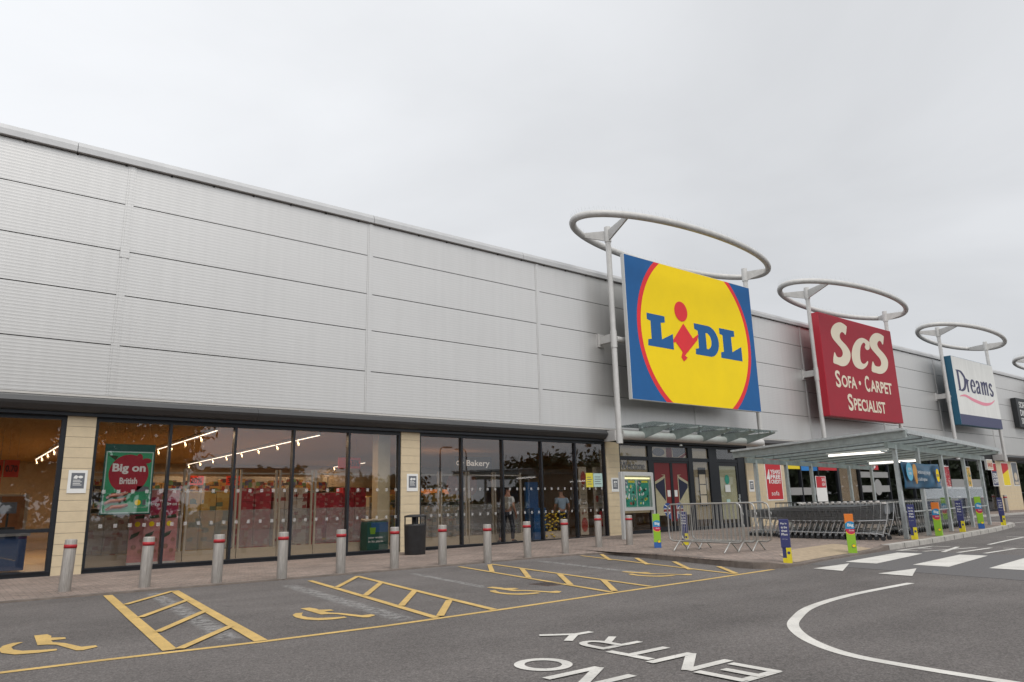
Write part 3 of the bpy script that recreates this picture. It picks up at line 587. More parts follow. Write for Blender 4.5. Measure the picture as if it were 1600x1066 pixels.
# printed doors: pale panels, red band, navy quarters, flag heart
F_ = FX(0, .093, 0)
for dd, a, b in ((dl, 21.77, 22.705), (dr, 22.855, 23.79)):
    flat('door_panel', [rect(a, .75, b, 2.75)], F_, 'ply_cream', dd, .001, -.004)
    flat('red_print', [rect(a, 2.3, b, 2.75), rect(a if dd is dr else b - .3, 1.05, a + .3 if dd is dr else b, 2.3)], F_, 'flag_red', dd, .001, 0)
sx = lambda p, s: [(22.78 + s * (x - 22.78), y) for x, y in p]
for dd, s in ((dl, -1), (dr, 1)):
    flat('navy_print', [sx([(23.2, 2.18), (23.28, 2.12), (23.75, 1.93), (23.74, 1.8), (23.2, 1.28)], s)], F_, 'flag_navy', dd, .001, .002)
    flat('corner_print', [sx([(23.2, 2.26), (23.4, 2.3), (23.79, 2.3), (23.79, 2.02), (23.3, 2.22)], s)], F_, 'flag_red', dd, .001, .001)
    hh = [(22.88, .55)] + [(23.13 + .25 * math.cos(t), 1.02 + .2 * math.sin(t)) for t in [PI - PI * i / 12 for i in range(13)]] + [(23.36, .9), (23.2, .68)]
    flat('heart_print', [sx(hh, s)], F_, 'flag_blue', dd, .001, .003)
    flat('heart_cross', [sx(rect(22.86, .88, 23.37, .98), s), sx(rect(22.86, .52, 22.96, 1.18), s)], F_, 'flag_red', dd, .001, .006)
    flat('heart_stripe', [sx(q, s) for q in (rect(22.96, .98, 23.37, 1.005), rect(22.96, .855, 23.37, .88), rect(22.96, .62, 22.985, .86), rect(22.96, 1.0, 22.985, 1.16), [(22.98, 1.0), (23.02, 1.0), (23.33, 1.14), (23.3, 1.17)], [(22.98, .86), (23.02, .86), (23.22, .72), (23.19, .7)])], F_, 'white', dd, .001, .005)
flat('door_notice', [rect(22.48, 1.45, 22.66, 1.7)], F_, 'white', dl, .001, .006); flat('door_notice', [rect(22.9, 1.45, 23.08, 1.7)], F_, 'white', dr, .001, .006)
F2 = FX(0, .107, 0)
flat('transom_print', [rect(21.72, 2.98, 23.85, 3.37)], FX(0, .125, 0), 'ply_cream', ent, .001)
flat('transom_print', [circ(22.15, 3.17, .36, .16), [(23.0, 3.0), (23.3, 3.0), (23.8, 3.2), (23.8, 3.36), (23.0, 3.36)]], FX(0, .123, 0), 'flag_navy', ent, .001)
flat('transom_print', [rect(22.6, 2.98, 22.95, 3.36), [(23.35, 2.98), (23.6, 2.98), (23.84, 3.1), (23.84, 3.22)]], FX(0, .121, 0), 'flag_red', ent, .001)
mb = MB(); text(mb, 'Welcome', FX(0, .108, 0), 19.98, 2.47, w=1.3, h=.3); mb.build('welcome_lettering', 'grey_notice', ent)
flat('window_notice', [circ(26.4, 2.12, .16, .2)], FX(0, .094, 0), 'teal_poster', d2, .001); flat('window_notice', [rect(26.22, 1.6, 26.58, 1.9)], FX(0, .094, 0), 'white', d2, .001); flat('window_notice', [rect(26.25, 1.15, 26.5, 1.3)], FX(0, .094, 0), 'mint', d2, .001)
mb = MB()
for k in range(3): mb.poly(rect(24.55, 1.1 + .42 * k, 24.95, 1.48 + .42 * k), FX(0, .109, 0), .001)
mb.build('window_notice', 'cream_card', ent); flat('window_notice', [rect(24.5, 1.05, 25.0, 2.6)], FX(0, .112, 0), 'black_box', ent, .001, -.001)
mb = MB(); mb.lathe([(0, .045), (.045, .045), (.06, 0), (.06, -.02)], (23.3, -.08, 3.44), 16); mb.build('door_sensor', 'white', bld)

# right-hand shops
bay(30.85, 35.6, [32.15, 33.7], z0=.12, zt=3.46, dots=False, mw=.09); bay(35.6, 56.6, [37.8, 41, 44, 46.5, 49, 52, 54.4], z0=.12, dots=False, mw=.09); bay(60.6, 80, [63, 66, 69, 72, 75, 78], z0=.12, dots=False); bay(84, 104, [88, 92, 96, 100], z0=.12, dots=False); bay(108, 128, [112, 116, 120, 124], z0=.12, dots=False)
mb = MB(); mb.box(35.7, 37.7, .19, .21, .2, 3.3); mb.build('inner_board', 'wall_warm', bld)
fl = lambda name, r_, m, y=.05: flat(name, [rect(*r_)], FX(0, y, 0), m, bld, .004)
fl('window_band', (30.95, 1.42, 33.65, 1.76), 'grey_band_film'); fl('window_band', (37.85, 1.5, 40.9, 1.84), 'grey_band_film'); fl('window_band', (37.85, 2.25, 40.9, 2.55), 'grey_band_film'); fl('window_band', (46.6, 1.6, 54.3, 2.2), 'grey_band_film')
fl('window_header', (30.95, 2.62, 32.12, 3.3), 'sign_yellow'); fl('window_header', (32.2, 2.55, 33.66, 3.3), 'sign_blue'); fl('window_header', (33.75, 2.58, 35.5, 3.0), 'sign_red'); fl('window_header', (37.9, 2.66, 39.9, 3.3), 'sign_red')
mb = MB(); text(mb, 'CARPETS', FX(0, .045, 0), 31.0, 2.78, w=1.1, h=.3, bold=.02); mb.build('header_lettering', 'sign_blue', bld)
mb = MB(); text(mb, 'ScS', FX(0, .045, 0), 38.2, 2.72, w=1.4, h=.45, bold=.03); mb.build('header_lettering', 'white', bld)
def poster(name, label, x0, z0, x1, z1, m, y=-.012, rim='white', cat='poster', t=.012):
    o = tag(MB().box(x0, x1, y, y + t, z0, z1).build(name, rim), label, cat)
    flat('print', [rect(x0 + .05, z0 + .05, x1 - .05, z1 - .05)], FX(0, y, 0), m, o, .002); return o
p4 = poster('sale_poster', 'tall dark red credit offer poster on the tiled pier behind the trolley shelter', 29.1, 1.2, 30.4, 3.08, 'sign_red')
mb = MB(); F4 = FX(0, -.016, 0); text(mb, '4', F4, 29.2, 1.95, w=.26, h=.62, bold=.03); [text(mb, s_, F4, 29.5, z_, w=.78, h=.18, bold=.03) for s_, z_ in (('YEARS', 2.38), ('FREE', 2.16), ('CREDIT', 1.94))]; mb.build('lettering', 'white', p4)
mb = MB(); text(mb, 'sofa', F4, 29.45, 1.42, w=.6, h=.2); mb.build('lettering', 'white', p4)
p5 = poster('sale_poster', 'red sale poster standing in the dark shop window between shelter posts', 33.35, .6, 34.3, 2.3, 'white', .03); flat('print', [rect(33.4, 1.75, 34.25, 2.28)], FX(0, .024, 0), 'sign_red', p5); mb = MB(); [text(mb, s_, FX(0, .02, 0), 33.9, z_, w=.3, h=.17, bold=.02) for s_, z_ in (('SALE', 2.05), ('NOW', 1.82))]; mb.build('lettering', 'white', p5)
p6 = poster('sale_poster', 'dark poster reading 50% off beside the far tiled pier', 55.6, 1.75, 56.55, 3.3, 'dream_navy', -.02); flat('print', [rect(55.65, 2.75, 56.5, 3.25)], FX(0, -.03, 0), 'sign_red', p6); mb = MB(); [text(mb, s_, FX(0, -.035, 0), 55.7, z_, w=.72, h=.32, bold=.02) for s_, z_ in (('50%', 2.3), ('OFF', 1.92))]; mb.build('lettering', 'white', p6)
p7 = poster('sale_poster', 'red and yellow poster on the far tiled pier', 57.5, 1.75, 58.8, 3.35, 'sign_yellow'); flat('print', [[(57.55, 2.55), (58.75, 2.9), (58.75, 3.3), (57.55, 3.3)]], FX(0, -.02, 0), 'sign_red', p7)
p8 = poster('sale_poster', 'grey poster with pale picture on the right edge of the far tiled pier', 59.4, 1.75, 60.5, 3.4, 'grey_notice'); flat('print', [circ(59.95, 2.4, .3, .28), rect(59.6, 1.85, 60.3, 2.05)], FX(0, -.02, 0), 'cream_card', p8)
p9 = poster('projecting_sign', 'small cream sale sign above the far shop door', 54.5, 2.8, 55.5, 3.5, 'cream_card', -.2, cat='sign', t=.14); mb = MB(); text(mb, 'SALE', FX(0, -.206, 0), 54.6, 3.02, w=.8, h=.25, bold=.02); mb.build('lettering', 'sign_red', p9)
for xx, w_, m_ in ((44.6, .9, 'goods_mixed'), (48.0, 1.0, 'goods_red'), (51, 1.2, 'goods_yellow')):
    poster('window_poster', {44.6: 'colourful poster in the shop window right of the round grey sticker', 48.0: 'red patterned poster in the far shop window behind the shelter glass', 51: 'yellow patterned poster in the far shop window near the shelter end'}[xx], xx, 1.7, xx + w_, 3.0, m_, .03)
mb = MB(); mb.poly(circ(39.6, 1.75, .42), FX(0, .044, 0), .003); r_ = mb.build('window_sticker', 'grey_band_film', bld)
# interiors
mb = MB(); mb.box(X0, 27.6, .26, 16, -.05, .06); mb.build('shop_floor', 'floor_tan', bld)
mb = MB(); mb.box(X0, 27.6, .3, 16, 3.45, 3.6); mb.build('shop_ceiling', 'ceiling_tan', bld)
mb = MB(); mb.box(X0, 27.6, 15.9, 16.1, .06, 3.45); mb.box(X0 - .1, X0, .3, 16, .06, 3.45); mb.box(27.62, 27.7, .38, 16, .06, 9.6); mb.build('shop_wall', 'wall_warm', bld)
mb = MB(); mb.box(27.72, X1, .36, 10, -.05, .1); mb.box(27.72, X1, .3, 10, 3.45, 3.6); mb.box(27.72, X1, 10, 10.2, .1, 3.45); mb.box(X1, X1 + .2, 0, 10.2, 0, 9.7); mb.box(X0 - .3, X0 - .1, 0, 24, 0, 9.7); mb.box(X0, X1, 23.8, 24, 0, 9.7); mb.build('inner_shell', 'wall_dark', bld)
# ------------------------------------------------------------------ shop interior things
def strip(x, y0, y1, label):
    t_ = thing('strip_light', label, 'lamp', (x, (y0 + y1) / 2, 3.4)); h = (y1 - y0) / 2; n = max(1, int((y1 - y0) / 1.6)); st = 2 * h / n
    mb = MB()
    for k in range(n): mb.box(-.013, .013, -h + k * st, -h + (k + 1) * st - .12, -.045, -.03)
    mb.build('diffuser', 'strip_lit', t_); mb = MB(); mb.box(-.045, .045, -h, h, -.03, .03); mb.build('rail', 'led', t_)
    for k in range(n):
        s_ = MB(); s_.tube([(.0, -h + (k + .96) * st, -.03), (.04, -h + (k + .96) * st - .02, -.12)], .015, 6); s_.lathe([(.0, .05), (.03, .05), (.036, -.05), (0, -.05)], (.05, -h + (k + .96) * st - .03, -.17), 10); s_.build('spotlight', 'beige_frame', t_)
    al = bpy.data.lights.new('strip', 'AREA'); al.shape = 'RECTANGLE'; al.size = .12; al.size_y = y1 - y0; al.energy = 115 * (y1 - y0) / 8; al.color = (1, .72, .45)
    ao = bpy.data.objects.new('strip_lamp', al); COL.objects.link(ao); ao.location = (x, (y0 + y1) / 2, 3.33)
for x, y0, y1, l in ((-3, 2, 13, 'ceiling strip light left of the checkout'), (2.78, 5.2, 13.5, 'warm ceiling strip light above the checkout'), (5.62, .9, 7.5, 'ceiling strip light running back above the pink banners'), (8.5, 1.0, 15, 'long ceiling strip light over the yellow carton stacks'), (15.5, 12, 15.5, 'distant ceiling strip light behind the bakery sign')): strip(x, y0, y1, l)
# glazed screens with paired uprights just behind the windows
UP = [2.75, 3.9, 5.06, 6.39, 7.46, 8.49, 10.5]; UP2 = [11.4, 12.73, 13.8, 14.89, 16.1]
SCL = {}
def screen(x0, x1, label):
    t_ = thing('glass_screen', label, 'screen', (x0, 1.2, .06), 0, 'glazed screens behind the shop windows'); w = x1 - x0 - .06
    for a in (0, w - .05):
        m_ = MB(); m_.box(a, a + .05, -.03, .03, .28, 2.32); m_.build('upright', 'beige_frame', t_)
    m_ = MB(); m_.box(-.02, w + .02, -.08, .08, 0, .28); m_.build('plinth', 'plinth', t_)
    m_ = MB(); m_.box(.05, w - .05, -.006, .006, .3, 1.27); m_.build('frosted_panel', 'frosted_film', t_)
    m_ = MB(); m_.box(.05, w - .05, -.012, .012, 2.2, 2.24); m_.build('rail', 'beige_frame', t_)
names = ['behind the hanging green poster', 'behind the pink banners', 'before the yellow cartons', 'before the red and white cartons', 'before the tall white cartons', 'before the dark red cartons']
for a, b, n_ in zip(UP, UP[1:], names): screen(a, b, 'glazed screen with frosted lower half ' + n_)
for a, b, n_ in zip(UP2, UP2[1:], ('behind the second pier and black litter bin', 'below the bakery sign', 'before the walking person', 'left of the blue display')): screen(a, b, 'glazed screen with frosted lower half ' + n_)
# carton stacks
def stack(x0, x1, y0, h, m, label, rows=4, cols=2):
    t_ = thing('carton_stack', label, 'cartons', (x0, y0, .06)); w = (x1 - x0) / cols; hh = h / rows
    for i in range(rows):
        for j in range(cols):
            b = MB(); g = random.uniform(.004, .015); b.box(j * w + g, (j + 1) * w - g, random.uniform(-.015, .015), .5, i * hh + .003, (i + 1) * hh); b.build('carton', m, t_, .006)
stack(4.0, 5.0, 1.75, 1.55, 'goods_mixed', 'stack of mixed drink cartons behind the pink roll-up banners', 4, 2)
stack(5.15, 6.35, 1.7, 1.75, 'goods_yellow', 'stack of yellow cartons behind the third window mullion', 4, 3)
stack(6.5, 7.45, 1.7, 1.85, 'goods_red', 'stack of red and white cartons between yellow and white stacks', 5, 2); stack(7.5, 8.5, 1.7, 1.85, 'goods_white', 'tall stack of white cartons with small red marks', 6, 3)
stack(8.6, 9.6, 1.7, 1.7, 'goods_red', 'stack of dark red cartons right of the white stack', 5, 2); stack(9.62, 10.4, 1.75, 1.85, 'goods_red', 'taller stack of crimson cartons beside the inner pier', 6, 2)
stack(2.8, 3.9, 1.8, 1.15, 'goods_white', 'low stack of pale cartons under the green poster', 3, 2)
def gondola(x, y, l, m, label, h=1.9, rz=0):
    t_ = thing('shop_shelf', label, 'shelf', (x, y, .06), rz); b = MB(); b.box(0, l, .3, .36, 0, h); b.box(0, .04, -.1, .36, 0, h); b.box(l - .04, l, -.1, .36, 0, h); b.build('shelf_frame', 'beige_frame', t_)
    k = 0; z = .12
    while z < h - .1:
        s_ = MB(); s_.box(.04, l - .04, -.12, .3, z, z + .03); s_.build('shelf_board', 'beige_frame', t_)
        s_ = MB(); xx = .06
        while xx < l - .2:
            w = random.uniform(.12, .32); hh = random.uniform(.2, .34); s_.box(xx, min(l - .06, xx + w - .01), -.1 + random.uniform(0, .04), .25, z + .031, z + .03 + hh); xx += w
        s_.build('stock', m, t_); z += .42
gondola(4, 6.5, 6, 'goods_mixed', 'long shelf of mixed groceries behind the yellow cartons'); gondola(3.2, 3.3, 6.6, 'goods_mixed', 'tall shelf of bright groceries just behind the carton stacks', 2.25); gondola(11.4, 3.6, 4.2, 'goods_yellow', 'shelf of bread and packets before the bakery counter', 1.6); gondola(10.6, 7.5, 5, 'goods_mixed', 'long shelf of groceries left of the bakery sign'); gondola(-4, 7, 6, 'goods_teal', 'shelf of teal packets behind the checkout'); gondola(4, 11, 10, 'goods_yellow', 'far shelf of yellow packets under the strip lights', 2.2); gondola(12.2, 11.5, 6, 'goods_mixed', 'far shelf behind the bakery counter', 2.2)
# checkout
ck = thing('checkout_counter', 'dark blue checkout counter seen through the leftmost window', 'checkout', (0, 1.3, .06))
MB().box(-2.2, 1.75, 0, .8, .05, .8).build('cabinet', 'check_blue', ck, .02); MB().box(-2.25, 1.8, -.05, .85, .8, .88).build('worktop', 'trolley_grey', ck); MB().box(-2.0, 1.2, .15, .6, .88, .9).build('belt', 'rubber', ck)
b = MB(); b.box(1.2, 1.5, .1, .5, .88, 1.0); b.bar((1.35, .3, 1.0), (1.35, .3, 1.35), .04); b.build('till', 'trolley_black', ck); b = MB(); b.box(1.15, 1.5, .2, .24, 1.3, 1.55); b.build('till_screen', 'grey_notice', ck); b = MB(); b.box(-.6, 1.1, -.02, 0, .3, .42); b.build('bumper', 'trolley_grey', ck)
wd = thing('display_cabinet', 'warm wooden cabinet behind the checkout', 'cabinet', (.2, 4.2, .06))
for k in range(3): MB().box(.05 + k * .55, .57 + k * .55, 0, .4, .1, 1.75).build('door', 'wood', wd, .01)
MB().box(0, 1.75, .02, .45, 0, 1.8).build('carcass', 'beige_frame', wd)
fs = thing('food_display', 'lit shelf of colourful food left of the wooden cabinet', 'display', (-2.4, 3.8, .06))
MB().box(0, 2.3, .3, .4, 0, 1.7).build('back', 'beige_frame', fs)
for k, m_ in enumerate(('goods_teal', 'goods_yellow', 'goods_mixed', 'goods_teal')): MB().box(.05, 2.25, -.1, .3, .15 + k * .4, .45 + k * .4).build('stock', m_, fs)
MB().box(.1, 2.2, -.12, -.08, 1.22, 1.25).build('shelf_lamp', 'warm_lit', fs)
def hang(name, label, x, y, z, w, h, m, words=(), tm='black_box', cat='sign'):
    t_ = thing(name, label, cat, (x, y, z)); MB().box(0, w, 0, .02, 0, h).build('board', m, t_)
    b = MB(); b.tube([(w * .2, .01, h), (w * .2, .01, 3.45 - z)], .003, 5); b.tube([(w * .8, .01, h), (w * .8, .01, 3.45 - z)], .003, 5); b.build('wire', 'grey_notice', t_)
    if words:
        b = MB(); [text(b, s_, FX(0, -.004, 0), a * w, c * h, w=d_ * w, h=e_ * h, bold=.02) for s_, a, c, d_, e_ in words]; b.build('lettering', tm, t_)
hang('price_sign', 'left one of two red price cards hanging in the leftmost window', .92, 3.2, 2.25, .31, .42, 'sale_red', (('1.70', .1, .3, .8, .4),)); hang('price_sign', 'right one of two red price cards hanging in the leftmost window', 1.26, 3.2, 2.25, .31, .42, 'sale_red', (('0.70', .1, .3, .8, .4),))
hang('price_sign', 'small red price card hanging above the wooden cabinet', 1.0, 5.5, 2.05, .35, .28, 'sale_red', (('0.99', .1, .25, .8, .5),)); hang('price_sign', 'small red price card over the red and white cartons', 6.45, 2.6, 2.02, .4, .26, 'sale_red', (('30%', .1, .2, .8, .6),)); hang('price_sign', 'small red price card over the yellow cartons', 5.6, 3.2, 2.05, .4, .26, 'sale_red', (('20%', .1, .2, .8, .6),)); hang('price_sign', 'red hanging card above the crimson cartons', 9.75, 2.4, 2.52, .75, .34, 'sale_red', (('-30%', .5, .2, .45, .6),))
hang('bakery_sign', 'grey hanging sign reading Bakery in the second shop window', 16.5, 6., 2.66, 1.85, .62, 'bakery_grey', (('Our', .03, .42, .2, .3), ('Bakery', .3, .28, .64, .5)), 'sign_glow')  # slight emission added so the faint lettering reads brighter
bc = thing('bakery_counter', 'dark bakery counter with lit cases of bread', 'counter', (11.8, 5.5, .06)); MB().box(0, 4.6, 0, .8, 0, 1.15).build('cabinet', 'wall_dark', bc); MB().box(0, 4.6, .35, .8, 1.15, 1.9).build('case', 'wood', bc)
for k in range(9): MB().box(.1 + k * .5, .5 + k * .5, .05, .34, 1.16, 1.32).build('bread_tray', 'bread', bc)
for k in range(5): MB().box(.3 + k * .9, .7 + k * .9, .30, .34, 1.62, 1.66).build('case_lamp', 'warm_lit', bc)
for x, l in ((15.7, 'left red round bread cut-out below the bakery sign'), (16.6, 'right red round bread cut-out below the bakery sign')):
    o = tag(MB().build('bread_cutout', 'bread'), l, 'display'); o.data = MB().poly(circ(x, 2.1, .26, .4), FX(0, 5, 0), .02).build('tmp', 'bread').data; bpy.data.objects.remove(bpy.data.objects['tmp'])
bl = bpy.data.lights.new('case', 'AREA'); bl.size = 3.; bl.size_y = .3; bl.shape = 'RECTANGLE'; bl.energy = 16; bl.color = (1, .6, .28); bo_ = bpy.data.objects.new('case_lamps', bl); COL.objects.link(bo_); bo_.location = (15.5, 5.3, 1.7); bo_.rotation_euler = (math.radians(150), 0, 0)
# pink roll-up banners
for k, (x, l) in enumerate(((3.72, 'leftmost pink roll-up banner, partly behind the green poster'), (4.02, 'middle pink roll-up banner behind the first window mullion'), (4.40, 'rightmost pink roll-up banner, nearest the third bollard'))):
    t_ = thing('rollup_banner', l, 'banner', (x, .75 - .05 * k, .06), 0, 'pink roll-up banners in the window'); MB().box(0, .36, 0, .02, .1, 1.78).build('sheet', 'rollup_pink', t_); MB().box(-.01, .37, -.06, .08, 0, .1).build('base', 'galv', t_); MB().box(-.01, .37, -.005, .03, 1.78, 1.81).build('top_rail', 'galv', t_)
    F5 = FX(0, -.003, 0); flat('disc', [circ(.18, 1.38, .165, .23)], F5, 'magenta', t_, .001); b = MB(); text(b, 'Big on', F5, .06, 1.38, w=.25, h=.11, bold=.02, d=.003); b.build('lettering', 'white', t_); flat('badge', [circ(.17, .98, .06)], F5, 'logo_yellow', t_, .001); flat('print', [[(.02, .62), (.2, .72), (.24, .82), (.05, .74)], [(.1, 1.1), (.34, 1.12), (.3, 1.2), (.12, 1.17)]], F5, 'dark_leaf', t_, .001); flat('print', [circ(.28, .6, .05), circ(.12, .45, .06), circ(.26, .35, .05)], F5, 'sausage', t_, .001)
# framed green poster hanging inside the glass
gp = thing('framed_poster', 'green framed sausage poster reading Big on British in the second window bay', 'poster', (2.99, .16, 1.30)); F6 = FX(0, -.004, 0)
MB().box(-.03, 1.03, .0, .03, -.03, 1.58).build('frame', 'bin_green', gp); flat('border', [rect(0, 0, 1.0, 1.41)], FX(0, 0, 0), 'mint', gp, .002); flat('print', [rect(.025, .025, .975, 1.385)], FX(0, -.002, 0), 'poster_green', gp, .002)
flat('disc', [circ(.5, .9, .42, .44), circ(.7, 1.26, .07, .1), circ(.86, 1.2, .1, .06)], F6, 'poster_red', gp, .002)
b = MB(); text(b, 'Big on', F6, .15, .89, w=.7, h=.24, bold=.035, d=.004); text(b, 'British', F6, .32, .66, w=.37, h=.15, bold=.03, d=.004); b.build('lettering', 'white', gp)
for k, (a, c) in enumerate(((.30, .40), (.27, .27), (.31, .13))): MB().tube([(a - .22, -.012, c - .05), (a - .1, -.012, c + .01), (a + .08, -.012, c + .02), (a + .22, -.012, c + .06)], [.03, .05, .05, .035], 8).build('sausage', 'sausage', gp)
flat('badge', [circ(.74, .24, .065)], F6, 'logo_yellow', gp, .002); flat('crest', [rect(.84, .18, .91, .3)], F6, 'grey_notice', gp, .002); flat('pack', [[(.68, .48), (.95, .5), (.95, .6), (.7, .62)]], F6, 'grey_notice', gp, .002); flat('herb', [[(.03, 1.33), (.25, 1.3), (.2, 1.2)]], F6, 'dark_leaf', gp, .002)
b = MB(); text(b, 'Big on quality', F6, .68, .115, w=.26, h=.035, d=.003); b.build('lettering', 'white', gp)
# green recycling bin inside
rb = thing('recycling_bin', 'green recycling bin behind the glass left of the second pier', 'bin', (9.82, .5, .06)); MB().box(0, .68, 0, .45, 0, .85).build('body', 'bin_green', rb, .03); MB().box(.12, .66, -.004, 0, .55, .82).build('blue_panel', 'bin_blue', rb)
F7 = FX(0, -.006, 0); flat('cup_icon', [[(.1, .5), (.24, .5), (.27, .68), (.07, .68)]], F7, 'lime', rb, .002); b = MB(); text(b, 'your waste', F7, .03, .36, w=.45, h=.07, bold=.02); text(b, 'in its place.', F7, .03, .25, w=.48, h=.08, bold=.02); b.build('lettering', 'white', rb)
MB().tube([(0.02, .02, .87), (.2, .05, .9), (.4, .03, .88), (.66, .05, .9), (.66, .42, .9), (.3, .43, .88), (.02, .4, .9)], .035, 8, closed=True).build('liner', 'cream_card', rb)
MB().box(10.15, 10.55, .55, .9, .06, 3.45).build('inner_pier', 'ply_cream', bld)
# right end of second bay
for x0, x1, l in ((18.28, 18.66, 'left cream fruit banner at the right end of the second bay'), (19.0, 19.5, 'wide cream banner behind the yellow notice')):
    t_ = thing('fruit_banner', l, 'banner', (x0, .62, .18)); w = x1 - x0; MB().box(0, w, 0, .03, 0, 2.4).build('sheet', 'cream_card', t_); F8 = FX(0, -.003, 0)
    flat('fruit_print', [circ(w * .5, .35, w * .4, .25), circ(w * .55, 2.0, w * .35, .24)] if w < .45 else [circ(w * .3, 1.25, .08, .12)], F8, 'fruit', t_, .001); flat('leaf_print', [circ(w * .3, .75, .05), circ(w * .7, .78, .04), circ(w * .4, 1.7, .05)], F8, 'sausage', t_, .001); b = MB(); [text(b, 'fresh', F8, w * .15, z_, w=w * .6, h=.05) for z_ in (1.38, 1.22, 1.05)]; b.build('lettering', 'grey_notice', t_)
fe = thing('fire_extinguisher', 'red fire extinguisher in front of the wide cream banner', 'extinguisher', (19.2, .5, .45)); MB().lathe([(0, 0), (.085, 0), (.09, .03), (.09, .42), (.05, .52), (.03, .54), (0, .54)], n=16).build('cylinder', 'ext_red', fe); b = MB(); b.box(-.02, .02, -.02, .02, .54, .62); b.bar((-.02, 0, .62), (-.12, 0, .66), .02); b.build('valve', 'trolley_black', fe); MB().tube([(-.03, 0, .6), (-.13, 0, .5), (-.12, 0, .2)], .012, 8).build('hose', 'trolley_black', fe)
for r_, m_, l in (((18.13, 1.83, 18.48, 2.33), 'lemon', 'yellow notice taped to the right pane of the second bay'), ((18.50, 1.84, 18.95, 2.32), 'mint', 'pale mint notice taped beside the yellow notice')):
    o = tag(flat('window_notice', [rect(*r_)], FX(0, .1, 0), m_, None, .003), l, 'notice')
    b = MB(); [b.poly(rect(r_[0] + .06, r_[1] + .1 + .08 * k, r_[2] - .06 - .04 * (k % 2), r_[1] + .125 + .08 * k), FX(0, .1, 0), .001, .004) for k in range(4)]; b.build('print', 'grey_notice', o)
bs_ = thing('display_stand', 'blue cardboard display stand with daffodils behind the fourth mullion', 'display', (16.35, .9, .06)); MB().box(0, .55, 0, .5, 0, 1.1).build('carton', 'blue_stand', bs_); MB().box(0, .55, .4, .5, 1.1, 2.0).build('header', 'blue_stand', bs_)
fw = MB()
for k in range(70):
    p = V((random.uniform(.3, 1.15), random.uniform(-.3, .1), random.uniform(.1, .95))); fw.lathe([(0, -.03), (.05, 0), (.03, .03), (0, .035)], p, 6)
fw.build('flowers', 'daffodil', bs_)
MB().box(.3, 1.15, -.25, .1, 0, .3).build('tray', 'cream_card', bs_)
